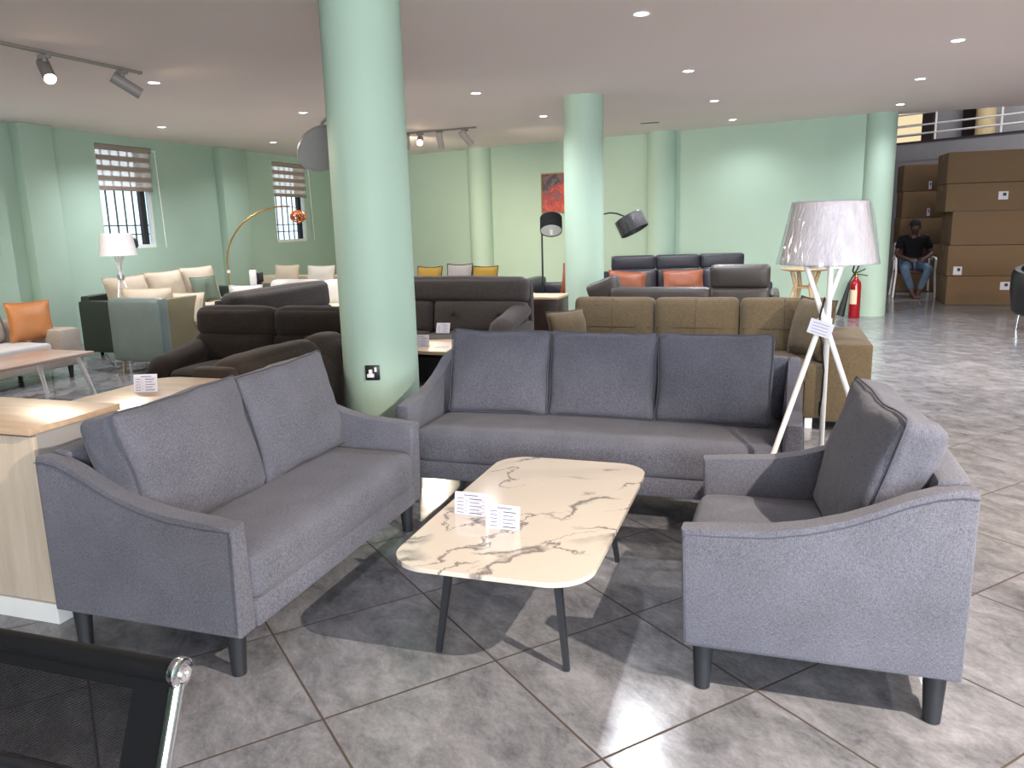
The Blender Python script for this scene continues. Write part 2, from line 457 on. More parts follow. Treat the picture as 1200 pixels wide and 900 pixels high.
M_oakv = wood('pale_oak_front', '#b3a492', '#c2b4a2', .4, .1, 3, (9, 9, .7))
M_ash = wood('ash_wood', '#a68a66', '#bfa27c', .45, .1)
M_wenge = wood('dark_wenge', '#1d1210', '#2e1d18', .35, .2)
M_panel = plain('grey_side_panel', '#989492', .45)
M_plinth = plain('white_plinth', '#dddddb', .4)
M_chrome = plain('polished_chrome', '#d9d9dc', .1, metal=1)
M_gold = plain('brushed_brass', '#b48a52', .28, metal=1)
M_copper = plain('copper_wire', '#c77848', .3, metal=.8)
M_blk = plain('black_satin_metal', '#17171a', .4)
M_blkm = plain('matt_black_shade', '#19191b', .85, spec=.15)
M_blkl = leather('black_leather', '#141416', .38)
M_net = mesh_net()
M_blackweb = plain('black_webbing', '#0a0b0d', .75, spec=.2, bump=.3, bscale=600)
M_paper = plain('white_paper', '#cfccd6', .6)
M_ink = plain('grey_print_ink', '#67657c', .8)
M_ink2 = plain('dark_print_ink', '#33313c', .8)
M_red = plain('red_enamel', '#97101b', .22, coat=.5)
M_rubber = plain('black_rubber', '#121313', .6)
M_shade = wrap_mat('wrapped_white_shade', '#dfd6d5')
M_shaded = wrap_mat('wrapped_black_shade', '#1d1b1d')
M_glass = glass_mat()
M_card1 = plain('brown_cardboard', '#745e48', .85, spec=.15, var=.05, vscale=3)
M_card2 = plain('cardboard_tape', '#84694a', .5, var=.03)
M_cardd = plain('cardboard_flap_gap', '#54402a', .9)
M_skin = plain('dark_brown_skin', '#4a3024', .55)
M_hair = plain('black_hair', '#0d0b0b', .8)
M_shirt = plain('black_polo_cotton', '#15161b', .9, spec=.15)
M_jean = plain('faded_denim', '#56687d', .9, spec=.15, var=.15, vscale=12)
M_sheer = sheer_mat()
M_blind = blind_mat()
M_pvc = plain('white_window_frame', '#e5e3df', .4)
M_iron = plain('black_window_bars', '#1d1c20', .5)
M_canvas = painting_mat()
M_domeg = plain('grey_lamp_dome', '#8a8684', .4)
M_ldown = emit('downlight_glow', '#dfe4ff', 30)
M_lwarm = emit('spot_glow', '#ffe2b8', 60)
M_cream_wall = plain('cream_column_paint', '#d6c193', .6)
M_dkdoor = plain('dark_door_leaf', '#352a2c', .5)
M_shopglow = emit('lit_shop_window', '#ffe9bd', .9)
M_rail = plain('steel_rail', '#b9b9bd', .3, metal=.8)

# ------------------------------------------------------------------ room shell
ZC = 2.80
bm = bmesh.new(); box(bm, -10.5, 14, -5, 26, -.1, 0); struct('floor', bm, M_floor)
# showroom ceiling: ends at the double-height hall beyond the end column
bm = bmesh.new(); prism(bm, [(-10.5, -5), (14, -5), (14, 11.8), (3.04, 12.63), (1.5, 12.80), (1.0, 12.75), (-9.2, 15.6), (-10.5, 15.6)], ZC, ZC+.25); struct('ceiling', bm, M_ceil)

WX = -8.88
WINS = [(5.9, 7.28, 1.22, 2.66), (8.9, 9.95, 1.23, 2.67), (12.97, 14.1, 1.20, 2.67)]
bm = bmesh.new()
bs = [-5] + [v for w in WINS for v in w[:2]] + [15.6]
for i in range(0, len(bs), 2): box(bm, WX-.16, WX, bs[i], bs[i+1], 0, ZC)
for (b0, b1, z0, z1) in WINS:
    box(bm, WX-.16, WX, b0, b1, 0, z0); box(bm, WX-.16, WX, b0, b1, z1, ZC)
for b0, b1 in ((7.62, 8.1), (11.35, 12.0)): box(bm, WX, WX+.15, b0, b1, 0, ZC, .01)
struct('wall_left', bm, M_mint)
# back wall runs slightly askew
def bw(a): return 12.50 + (a - 1.09) * (15.15 - 12.50) / (-8.88 - 1.09)
bm = bmesh.new()
prism(bm, [(-9.2, bw(-9.2)), (1.35, bw(1.35)), (1.35, bw(1.35)+.25), (-9.2, bw(-9.2)+.25)], 0, ZC)
struct('wall_back', bm, M_mint)
def column(name, a, b, r, z1=ZC):
    bm = bmesh.new(); lathe(bm, [(r, 0), (r, z1)], 48, tr(a, b, 0))
    struct(name, bm, M_mint)
column('wall_column_left', -5.24, bw(-5.24)-.02, .23)
column('wall_column_right', -1.80, bw(-1.80)-.02, .23)
column('wall_column_end', 1.31, 12.55, .205)
column('column_front', -2.33, 4.39, .232)
column('column_middle', -2.10, 9.02, .222)
# right-hand side of the showroom, out of frame
bm = bmesh.new(); box(bm, 9.5, 9.75, -5, 12.1, 0, ZC); struct('wall_right', bm, M_mint)

bm = bmesh.new(); box(bm, -10.5, -.2, -5.2, -5, 0, ZC); box(bm, 8.8, 9.75, -5.2, -5, 0, ZC); box(bm, -.2, 8.8, -5.2, -5, 2.65, ZC); struct('wall_front', bm, M_mint)
wf = bpy.data.objects.new('window_4', None); COL.objects.link(wf); wf['kind'] = 'structure'; wf.location = (4.3, -5.1, 0)
bm = bmesh.new()
for k in range(5): box(bm, -4.5+2.25*k-.03, -4.5+2.25*k+.03, -.04, .04, 0, 2.65)
box(bm, -4.5, 4.5, -.04, .04, 0, .06); box(bm, -4.5, 4.5, -.04, .04, 2.59, 2.65)
obj('window_frame', bm, M_iron, wf)
bm = bmesh.new(); box(bm, -4.5, 4.5, -.006, .006, .06, 2.59); obj('pane', bm, M_glass, wf)

# double-height hall beyond the ceiling edge
bm = bmesh.new()
prism(bm, [(-2.0, 23.2), (14, 21.2), (14, 21.5), (-2.0, 23.5)], 0, 6.2)
box(bm, -2.3, -2.0, 14.9, 23.5, 0, 6.2)
box(bm, 14, 14.3, 11.5, 21.5, 0, 6.2)
struct('wall_hall', bm, M_hall)
bm = bmesh.new(); box(bm, -2.3, 14.3, 11.5, 23.6, 6.2, 6.4); struct('ceiling_hall', bm, M_ceil)
# ceiling of the showroom carries an upper floor whose edge wall faces the hall
bm = bmesh.new(); prism(bm, [(-2.3, 12.95), (3.04, 12.63), (14, 11.8), (14, 11.6), (-2.3, 12.5)], ZC+.25, 6.2); struct('wall_upper', bm, M_hall)
# balcony round the hall
bal = [(1.0, 21.47), (2.52, 20.22), (4.51, 18.58), (7.0, 16.5)]
bm = bmesh.new()
prism(bm, bal + [(9.2, 17.4), (9.2, 21.6), (1.0, 22.6)], 2.55, 2.95)
# wall below the balcony
prism(bm, [(p[0]+.005, p[1]+.005) for p in bal] + [(p[0]+.3, p[1]+.3) for p in reversed(bal)], 0, 2.55)
struct('wall_balcony', bm, M_hall)
bm = bmesh.new()
prism(bm, [(p[0]-.012, p[1]-.012) for p in bal] + [(p[0]+.02, p[1]+.02) for p in reversed(bal)], 2.925, 2.965)
struct('trim_1', bm, M_dkdoor)

def along(t, off=0):
    """point on the balcony edge, t metres from its second corner, off metres behind it"""
    d = Vector((4.51-2.52, 18.58-20.22)).normalized(); n = Vector((-d.y, d.x))
    if n.y < 0: n = -n
    p = Vector((2.52, 20.22)) + d*t + n*off
    return p, d, n
def balbox(bm, t0, t1, o0, o1, z0, z1, mi=0):
    pts = [along(t0, o0)[0], along(t1, o0)[0], along(t1, o1)[0], along(t0, o1)[0]]
    prism(bm, [(p.x, p.y) for p in pts], z0, z1, mi=mi)
# upper-floor frontage behind the balcony
bm = bmesh.new(); balbox(bm, -1.4, 6.2, 1.6, 1.75, 2.95, 5.8); struct('wall_frontage', bm, plain('pale_grey_frontage', '#a9a8ac', .6))
bm = bmesh.new(); balbox(bm, -1.5, -.40, 1.5, 1.58, 2.98, 5.2); struct('window_5', bm, M_shopglow)
bm = bmesh.new(); balbox(bm, -1.5, -.40, 1.46, 1.5, 3.22, 3.245); balbox(bm, -1.5, -.40, 1.46, 1.5, 3.46, 3.485); balbox(bm, -.40, -.16, 1.44, 1.58, 2.95, 5.6)
struct('trim_2', bm, M_dkdoor)
bm = bmesh.new(); balbox(bm, .52, .86, 1.5, 1.58, 2.95, 5.4); struct('door_1', bm, M_dkdoor)
bm = bmesh.new(); p = along(1.35, .9)[0]; lathe(bm, [(.19, 2.95), (.19, 5.9)], 24, tr(p.x, p.y, 0)); struct('balcony_column', bm, M_cream_wall)
rail = thing('balcony_railing', 'steel rod railing along the upper balcony above the cardboard boxes', 'railing', (*along(0)[0], 2.95))
bm = bmesh.new()
o = along(0)[0]
for z in (.17, .35, .60):
    a, b = along(-1.2, .04)[0]-o, along(4.6, .04)[0]-o
    tube(bm, [(a.x, a.y, z), (b.x, b.y, z)], .02, 8)
obj('rod', bm, M_white, rail)
for k in range(5):
    bm = bmesh.new(); a = along(-.6 + 1.36*k, .04)[0]-o; tube(bm, [(a.x, a.y, .01), (a.x, a.y, .95)], .022, 8)
    obj('post', bm, M_white, rail)

# windows of the left wall
def window(i, b0, b1, z0, z1, blind):
    w = bpy.data.objects.new('window_%d' % i, None); COL.objects.link(w); w['kind'] = 'structure'
    w.location = (WX-.12, (b0+b1)/2, z0)
    hw, h = (b1-b0)/2, z1-z0
    bm = bmesh.new(); f = .05
    for x in (0,):
        box(bm, -.03, .03, -hw, hw, 0, f); box(bm, -.03, .03, -hw, hw, h-f, h)
        box(bm, -.03, .03, -hw, -hw+f, f, h-f); box(bm, -.03, .03, hw-f, hw, f, h-f)
    obj('window_frame', bm, M_pvc, w)
    bm = bmesh.new(); box(bm, -.03, .03, hw*.58, hw*.76, f, h-f); obj('mullion', bm, M_iron, w)
    bm = bmesh.new(); box(bm, -.006, .006, -hw+f, hw-f, f, h-f); obj('pane', bm, M_glass, w)
    bm = bmesh.new()
    for k in range(6): y = -hw + 2*hw*(k+.6)/6.4; tube(bm, [(-.05, y, .0), (-.05, y, h)], .013, 6)
    for z in (.20, .33): box(bm, -.058, -.042, -hw, hw, z-.009, z+.009)
    obj('grille', bm, M_iron, w)
    if blind:
        q = thing('zebra_blind', blind, 'blind', (WX-.035, (b0+b1)/2, z1))
        bm = bmesh.new(); box(bm, -.03, .04, -hw+.0, hw-.0, -.075, -.004, .01); obj('cassette', bm, M_blind, q)
        H2 = .60
        zt = -.075; k = 0
        bm = bmesh.new(); bm2 = bmesh.new()
        while zt > -H2:
            z2 = max(zt - (.072 if k % 2 else .068), -H2)
            (box(bm2, -.003, .003, -hw+.02, hw-.02, z2, zt) if k % 2 else box(bm, -.003, .003, -hw+.02, hw-.02, z2, zt))
            zt = z2; k += 1
        obj('sheer_band', bm, M_sheer, q); obj('solid_band', bm2, M_blind, q)
        bm = bmesh.new(); tube(bm, [(.0, -hw+.02, -H2-.012), (0, hw-.02, -H2-.012)], .014, 8); obj('bottom_bar', bm, M_blind, q)
        bm = bmesh.new(); tube(bm, [(.045, hw+.06, -.04), (.075, hw+.06, -1.45)], .007, 6); box(bm, .0, .06, hw-.01, hw+.07, -.05, -.03); obj('pull_rod', bm, M_white, q)
window(1, *WINS[0], None)
window(2, *WINS[1], 'striped zebra blind half lowered over the window left of the pilaster, nearer the camera')
window(3, *WINS[2], 'striped zebra blind half lowered over the far window beside the grey lamp dome')
t = thing('sill_jar', 'dark blue lidded jar on the sill of the nearer barred window', 'jar', (WX-.1, 9.48, WINS[1][2]))
bm = bmesh.new(); lathe(bm, [(0, 0), (.06, .0), (.085, .04), (.085, .10), (.05, .14), (0, .14)], 20); obj('jar_body', bm, plain('blue_grey_ceramic', '#2c3040', .3), t)
bm = bmesh.new(); lathe(bm, [(0, .14), (.055, .14), (.055, .155), (.015, .16), (.015, .185), (0, .185)], 16); obj('lid', bm, M_paper, t)

# ceiling downlights
DL = [((-.92, 5.68), 'nearest of the four in the row over the three-seater sofa'),
      ((-.85, 7.98), 'second of the four in the row over the three-seater sofa'),
      ((-.77, 10.11), 'third of the four in the row over the three-seater sofa'),
      ((-.67, 12.15), 'farthest of the four in the row over the three-seater sofa'),
      ((1.32, 7.61), 'nearest of the three in the rightmost row'),
      ((1.34, 9.56), 'middle of the three in the rightmost row'),
      ((1.42, 11.64), 'farthest of the three in the rightmost row, above the end column'),
      ((-3.07, 8.24), 'nearer of two between the two free-standing columns'),
      ((-2.95, 10.40), 'farther of two between the two free-standing columns'),
      ((-5.48, 6.28), 'just past the end of the spotlight track on the left'),
      ((-5.40, 8.61), 'left of the front column, nearest to it'),
      ((-7.70, 8.87), 'above the nearer striped blind'),
      ((-7.65, 11.27), 'above the far pilaster between the two striped blinds')]
dl0 = None
for i, ((a, b), txt) in enumerate(DL):
    lab = 'round white ceiling downlight, ' + txt
    if dl0 is None:
        dl0 = thing('ceiling_downlight', lab, 'ceiling light', (a, b, ZC), 0, 'recessed ceiling downlights')
        bm = bmesh.new(); lathe(bm, [(.045, -.002), (.058, -.007), (.062, 0.0), (.045, 0.0), (.045, -.002)], 28); obj('trim_ring', bm, M_white, dl0)
        bm = bmesh.new(); lathe(bm, [(0, -.003), (.045, -.003), (.045, -.001), (0, -.001)], 28); obj('lens', bm, M_ldown, dl0)
    else:
        c = copy_tree(dl0); c.location = (a, b, ZC); tag(c, lab, 'ceiling light', 'recessed ceiling downlights')
    l = bpy.data.lights.new('downlight_beam', 'SPOT'); l.energy = 70 if b > 11.2 else 230; l.spot_size = R(150); l.spot_blend = .9; l.shadow_soft_size = .06; l.color = (.92, .94, 1)
    lo = bpy.data.objects.new('downlight_beam', l); COL.objects.link(lo); lo.location = (a, b, ZC-.03)

t = tag(obj('ceiling_slot', (lambda b: (box(b, -.13, .13, -.03, .03, -.006, .0), b)[1])(bmesh.new()), M_blk), 'short dark slot in the ceiling before the back wall column', 'vent')
t.location = (-1.8, 11.9, ZC-.0005)

# track lights
def track(a0, b0, a1, b1, lab):
    t = thing('light_track', lab, 'track', ((a0+a1)/2, (b0+b1)/2, ZC), math.atan2(b1-b0, a1-a0))
    h = math.hypot(a1-a0, b1-b0)/2
    bm = bmesh.new(); box(bm, -h, h, -.017, .017, -.022, 0, .002); obj('rail', bm, M_track, t)
    bm = bmesh.new(); box(bm, h-.02, h+.006, -.019, .019, -.024, 0, .002); obj('end_cap', bm, M_track, t)
    return t
M_track = plain('grey_white_track_metal', '#8e857d', .45)
M_spot = plain('grey_spot_can', '#8b8581', .5)
def spot_head(a, b, target, lab, grp, power=0, size=60, glow=True, col=(1, .85, .68), blend=.25, mat=None):
    t = thing('track_spotlight', lab, 'spotlight', (a, b, ZC-.022), 0, grp)
    bm = bmesh.new(); box(bm, -.05, .05, -.017, .017, -.03, .0, .003); lathe(bm, [(.018, -.05), (.018, -.03)], 14); obj('adapter', bm, M_spot, t)
    piv = Vector((0, 0, -.10)); d = (Vector(target) - Vector((a, b, ZC-.022)) - piv).normalized()
    bm = bmesh.new(); tube(bm, [(0, 0, -.045), (0, 0, -.10)], .009, 8); obj('stem', bm, M_spot, t)
    q = d.to_track_quat('Z', 'Y').to_matrix().to_4x4()
    T = Matrix.Translation(piv) @ q
    bm = bmesh.new(); lathe(bm, [(0, -.09), (.044, -.09), (.046, -.086), (.046, .15), (.041, .15), (.041, .141)], 24, T); obj('can', bm, mat or M_spot, t)
    bm = bmesh.new(); lathe(bm, [(0, .140), (.041, .140), (.041, .138), (0, .138)], 24, T); obj('lens', bm, M_lwarm if glow else M_white, t)
    if power:
        l = bpy.data.lights.new('spot_beam', 'SPOT'); l.energy = power; l.spot_size = R(size); l.spot_blend = blend; l.shadow_soft_size = .018; l.color = col
        lo = bpy.data.objects.new('spot_beam', l); COL.objects.link(lo)
        lo.location = Vector((a, b, ZC-.022)) + piv + d*.165; lo.rotation_euler = d.to_track_quat('-Z', 'Y').to_euler()
    return t
track(-5.26, 3.2, -5.21, 5.82, 'long grey light track on the ceiling at upper left')
spot_head(-5.255, 4.90, (-3.2, 3.6, .8), 'track spotlight on the left track shining towards the camera', 'spotlights on the left track', 190, 66)
spot_head(-5.22, 5.62, (-4.75, 6.25, 2.2), 'grey cylinder track spotlight at the end of the left track, seen side on', 'spotlights on the left track', 160, 80)
track(-5.45, 11.2, -4.12, 11.0, 'short pale light track on the ceiling beside the front column, far away')
g2 = 'spotlights on the far track'
M_spotw = plain('pale_spot_can', '#b5aba2', .5)
spot_head(-5.28, 11.17, (-6.3, 13.4, 1.2), 'track spotlight half hidden by the front column', g2, 200, 130, blend=1, mat=M_spotw)
spot_head(-5.05, 11.14, (-3.2, 6.5, .9), 'bright track spotlight facing the camera, right beside the front column', g2, 120, 34, mat=M_spotw)
spot_head(-4.72, 11.10, (-4.70, 11.9, .5), 'thin track spotlight hanging straight down, third on the far track', g2, 200, 150, glow=False, blend=1, mat=M_spotw)
spot_head(-4.30, 11.03, (-3.2, 12.3, .9), 'white track spotlight tilted to the right, last on the far track', g2, 170, 140, blend=1, mat=M_spotw)
# tracks nearer than the frame shows: they light the seating group; the far-left spot is added
def beam(loc, tgt, power, size, blend=.2, col=(1, .88, .75), soft=.02):
    l = bpy.data.lights.new('spot_beam', 'SPOT'); l.energy = power; l.spot_size = R(size); l.spot_blend = blend; l.shadow_soft_size = soft; l.color = col
    o = bpy.data.objects.new('spot_beam', l); COL.objects.link(o); o.location = loc
    o.rotation_euler = (Vector(tgt)-Vector(loc)).to_track_quat('-Z', 'Y').to_euler()
beam((1.75, 1.2, 2.6), (-.5, 2.05, 0), 680, 62, .3)
beam((3.3, 3.4, 2.6), (2.9, 5.0, 0), 950, 115, .7, (1, .80, .60))
beam((3.0, 7.0, 2.6), (3.4, 9.0, 0), 420, 110, .6)
beam((2.7, 4.4, 2.6), (.6, 2.8, .4), 200, 50, .5)
beam((-7.3, 3.8, 2.6), (-7.0, 6.0, .3), 260, 110, .8)  # added spot, no lamp known there; its bounce warms the left ceiling
beam((-4.2, .7, 2.6), (-1.6, 3.7, .4), 60, 60, .4)

# ------------------------------------------------------------------ grey seating group
def price_card(name, lab, loc, rz, w=.125, h=.095, tilt=14, group=None, rows=5):
    t = thing(name, lab, 'price card', loc, rz, group)
    bm = bmesh.new()
    Mx = rot('X', -tilt)
    box(bm, -w/2, w/2, -.0008, .0008, .001, h, M=Mx)
    # printed rows (unreadable small print)
    def row(x0, x1, z, hh, mi): box(bm, x0*w, x1*w, -.0013, -.0007, z*h-hh/2, z*h+hh/2, M=Mx, mi=mi)
    row(-.2, .25, .87, .004, 1)
    for k in range(rows):
        z = .72 - k*.15
        row(-.46, .46, z+.075, .0009, 1)
        row(-.42, -.2, z, .003, 1); row(-.02, .30 if k % 2 else .38, z, .0032, 2 if k in (0, 4) else 1)
    row(-.13, -.122, .42, h*.7, 1)
    o = obj('card', bm, [M_paper, M_ink, M_ink2], t)
    bm = bmesh.new(); box(bm, -w/2, w/2, -.002, .045, 0, .0015); obj('stand', bm, M_glass, t)
    return t

def grey_sofa(name, lab, W, n, loc, rz, cw, cy=.12, lean=14, ct=.18, ch=.458, cat='sofa', extra=None, pf=.05):
    t = thing(name, lab, cat, loc, rz)
    top = [(-.40, .540), (-.30, .546), (-.15, .556), (-.04, .578), (.06, .610), (.14, .645), (.22, .685), (.29, .711), (.345, .722), (.385, .720)]
    zb = .158
    for s in (-1, 1):
        bm = bmesh.new()
        poly = [(-.388, zb)] + top + [(.39, .70), (.385, zb)]
        outer, inner = [], []
        for (y, z) in poly:
            f = max(0, min(1, (z-zb)/.5))
            outer.append(bm.verts.new((s*(W/2 - .006*f), y, z)))
            inner.append(bm.verts.new((s*(W/2 - .105 + .036*f), y + (.004 if y < -.2 else 0), z)))
        fa = bm.faces.new(outer); fb = bm.faces.new(inner[::-1])
        N_ = len(poly)
        for i in range(N_): bm.faces.new((outer[i], outer[(i+1) % N_], inner[(i+1) % N_], inner[i]))
        bmesh.ops.bevel(bm, geom=list(fa.edges)+list(fb.edges), offset=.016, segments=3, affect='EDGES', profile=.5)
        arm = obj('arm', bm, M_grey, t)
        bm = bmesh.new()
        pts = [(s*(W/2-.004), y+.006 if i == 0 else y, z-.020) for i, (y, z) in enumerate(top)]
        pts = [(s*(W/2+.0005), -.384, zb+.02), (s*(W/2-.002), -.392, .50)] + [(s*(W/2-.005), -.386, .524)] + pts[1:]
        tube(bm, pts, .0016, 6)
        obj('piping', bm, M_pipe, arm)
    bm = bmesh.new(); softbox(bm, (0, .335, (zb+.735)/2), (W-.13, .105, .735-zb), .03, n=6); obj('back_panel', bm, M_grey, t)
    bm = bmesh.new(); softbox(bm, (0, -.058, .328), (W-.17, .70, .18), .05, (0, .004, .016), n=10, wob=.002); obj('seat', bm, M_grey, t)
    bm = bmesh.new(); box(bm, -W/2+.09, W/2-.09, -.399, .30, zb, .255, .010); obj('front_rail', bm, M_grey, t)
    for k in range(n):
        x = (k - (n-1)/2) * cw
        bm = bmesh.new()
        Mx = rot('X', -lean) @ rot('Y', random.uniform(-1, 1)) @ rot('Z', random.uniform(-1.2, 1.2) + (extra or 0))
        softbox(bm, (x, cy, .40 + ch/2*math.cos(R(lean)) + .012), (cw+.004, ct, ch+.008), .032, (0, pf, 0), n=20, wob=.009, M=Mx, pinch=.035, seed=k+W*3)
        cu = obj('back_cushion', bm, M_greyc, t)
        Tm = Matrix.Translation((x, cy, .40 + ch/2*math.cos(R(lean)) + .012)) @ Mx
        for yy in (-ct/2+.010,):
            bm = bmesh.new()
            pts = []
            hw_, hh_ = (cw+.004)/2, (ch+.008)/2
            ol = rrect(cw+.002, ch+.006, .028, 5, .0001)
            for (px, pz) in ol:
                fx = 1 - .035*(1-min(1, abs(pz/hh_))**2); fz = 1 - .035*(1-min(1, abs(px/hw_))**2)
                p_ = Vector((px*fx, yy, pz*fz))
                p_ += noise.noise_vector(p_*7 + Vector(((k+W*3)*3.1, (k+W*3)*1.7, k+W*3)))*.009
                pts.append(Tm @ p_)
            tube(bm, pts, .0032, 6, closed=True)
            obj('piping', bm, M_pipe, cu)
    for sx in (-1, 1):
        for y in (-.33, .325):
            bm = bmesh.new(); leg(bm, (sx*(W/2-.055), y, .0), (sx*(W/2-.06), y, zb+.02), .024, .034, 20); obj('leg', bm, M_blackleg, t)
    return t

grey_sofa('three_seat_sofa', 'grey fabric three-seat sofa with three loose back cushions behind the marble table', 2.005, 3, (-.857, 4.02, 0), 0, .575)
grey_sofa('loveseat', 'grey fabric two-seat sofa in the left foreground, seen from its arm', 1.41, 2, (-1.99, 2.648, 0), R(90), .645, cy=.10)
grey_sofa('armchair', 'grey fabric armchair with one thick back cushion in the right foreground', .82, 1, (.155, 2.70, 0), R(-90), .60, cy=.165, lean=15, ct=.14, ch=.475, cat='armchair', extra=9, pf=.045)

# marble coffee table
t = thing('coffee_table', 'low coffee table with rounded white veined marble top on thin black legs', 'table', (-.838, 2.755, 0))
bm = bmesh.new()
prism(bm, rrect(.672, 1.235, .135, 10, .012), .376, .392, .005, 2); obj('table_top', bm, M_marble, t)
bm = bmesh.new(); box(bm, -.20, .20, -.42, .42, .352, .376, .004); obj('under_frame', bm, M_dark, t)
for sx in (-1, 1):
    for sy in (-1, 1):
        bm = bmesh.new(); tube(bm, [(sx*.23, sy*.445, 0), (sx*.185, sy*.40, .362)], [.013, .019], 4); obj('leg', bm, M_dark, t, 20)
price_card('price_card', 'white printed price card standing on the marble table, the left one of two', (-1.05, 2.602, .392), R(-2), .125, .088, 8, 'price cards on the marble table')
price_card('price_card', 'white printed price card standing on the marble table, the right one, nearer the camera', (-.885, 2.505, .392), R(-3), .122, .088, 8, 'price cards on the marble table')

# white tripod lamp
M_wrap = glass_mat('clear_plastic_wrap', '#fbfbff', .17); M_wrap.node_tree.nodes['Glossy BSDF'].inputs['Roughness'].default_value = .10
M_wrapd = glass_mat('clear_wrap_on_black', '#fbfbff', .06); M_wrapd.node_tree.nodes['Glossy BSDF'].inputs['Roughness'].default_value = .08
def wrap(parent, prof, Mx=None, n=110, amp=.010, seed=0, mat=None):
    """crumpled clear bag round a shade"""
    bm = bmesh.new()
    fine = []
    for (a, b) in zip(prof, prof[1:]):
        for k in range(4): fine.append((a[0]+(b[0]-a[0])*k/4, a[1]+(b[1]-a[1])*k/4))
    fine.append(prof[-1])
    lathe(bm, fine, n)
    for v in bm.verts:
        d = Vector((v.co.x, v.co.y, 0)); d.normalize()
        ang_ = math.atan2(v.co.y, v.co.x)
        q = noise.noise(Vector((math.cos(ang_)*5+seed, math.sin(ang_)*5, v.co.z*5))) + .6*noise.noise(Vector((math.cos(ang_)*14, math.sin(ang_)*14+seed, v.co.z*13)))
        v.co += d*(amp*(q+.55))
    if Mx is not None: bm.transform(Mx)
    return obj('plastic_wrap', bm, mat or M_wrap, parent, 50)
t = thing('tripod_floor_lamp', 'white tripod floor lamp with plastic-wrapped white shade between sofa and armchair', 'lamp', (.20, 3.548, 0))
cr = Vector((0, 0, 1.035))
for f in ((-.32, -.19), (.036, .40), (.355, -.19)):
    foot = Vector((f[0], f[1], .008)); d = cr - foot
    off = Vector((-d.y, d.x, 0)).normalized() * .016
    bm = bmesh.new(); tube(bm, [foot, foot + d*1.235 + off], .0115, 12); obj('leg', bm, M_white, t)
bm = bmesh.new(); lathe(bm, [(0, 1.0), (.03, 1.0), (.03, 1.03), (0, 1.03)], 18); obj('clamp', bm, M_white, t)
bm = bmesh.new()
lathe(bm, [(.186, 1.258), (.189, 1.262), (.142, 1.505), (.138, 1.508), (.135, 1.503), (.182, 1.262), (.186, 1.258)], 56); sh = obj('lamp_shade', bm, M_shade, t)
wrap(sh, [(.192, 1.256), (.193, 1.262), (.182, 1.32), (.170, 1.38), (.158, 1.44), (.146, 1.50), (.140, 1.511), (.06, 1.513)])
bm = bmesh.new(); lathe(bm, [(0, 1.24), (.07, 1.24), (.07, 1.252), (.02, 1.255), (.02, 1.32), (0, 1.32)], 20); tube(bm, [(-.178, 0, 1.264), (.178, 0, 1.264)], .004, 6); obj('lamp_holder', bm, M_white, t)
bm = bmesh.new()
tube(bm, [(-.005, -.02, 1.12), (-.02, -.035, 1.05), (-.025, -.04, .98), (-.01, -.01, .94), (.01, .06, .80), (.012, .17, .60), (.02, .26, .45), (.03, .33, .30)], .004, 6)
obj('cable', bm, M_rubber, t)
bm = bmesh.new(); softbox(bm, (.012, .185, .60), (.018, .016, .07), .006, n=3); obj('switch', bm, M_rubber, t)
bm = bmesh.new(); Mt = tr(-.018, -.062, .995) @ rot('Z', -14) @ rot('Y', 16)
box(bm, -.048, .048, -.001, .001, -.03, .032, M=Mt)
for k in range(4): box(bm, -.035, .03, -.0016, -.0009, .018-k*.013, .020-k*.013, M=Mt, mi=1)
obj('price_tag', bm, [M_paper, M_ink], t)

# black net visitor chair, seen from behind at lower left
t = thing('net_visitor_chair', 'black net-backed visitor chair with chrome side frame in the lower left corner', 'chair', (-1.06, 1.1, 0))
W2 = .285
def cp(s, u):  # point on the side frame, u from top of back to the seat
    y0, z0, y1, z1 = -.29, .852, -.47, .43
    return Vector((s*W2, y0+(y1-y0)*u, z0+(z1-z0)*u))
a, b = cp(-1, 0), cp(1, 0)
bm = bmesh.new(); tube(bm, [a, b], .0165, 18); obj('top_bar', bm, M_blackweb, t)
for s in (-1, 1):
    bm = bmesh.new(); p = cp(s, 0); Mz = Matrix.Translation(p) @ rot('Y', 90)
    lathe(bm, [(0, -.006), (.020, -.006), (.022, -.003), (.022, .005), (.018, .008), (.010, .008), (.010, .012), (.004, .012), (.004, .009), (0, .009)], 28, Mz @ Matrix.Diagonal((1, 1, s, 1)))
    obj('end_disc', bm, M_chrome, t)
    bm = bmesh.new()
    pts = [cp(s, .03), cp(s, .5), cp(s, .93), Vector((s*W2, -.50, .405)), Vector((s*W2, -.56, .395)), Vector((s*W2, -.97, .415)), Vector((s*W2, -1.01, .405))]
    tube(bm, pts, .0105, 14); obj('side_frame', bm, M_chrome, t)
    for (ya, yb) in ((-.57, -.49), (-.95, -1.01)):
        bm = bmesh.new(); tube(bm, [(s*W2, ya, .40), (s*(W2), yb, .012)], .011, 12); obj('leg', bm, M_chrome, t)
bm = bmesh.new()
def strip(bm, x0, x1, u0, u1, off=0):
    vs = []
    for (x, u) in ((x0, u0), (x1, u0), (x1, u1), (x0, u1)):
        p = cp(1, u); vs.append(bm.verts.new((x, p.y + off, p.z)))
    bm.faces.new(vs)
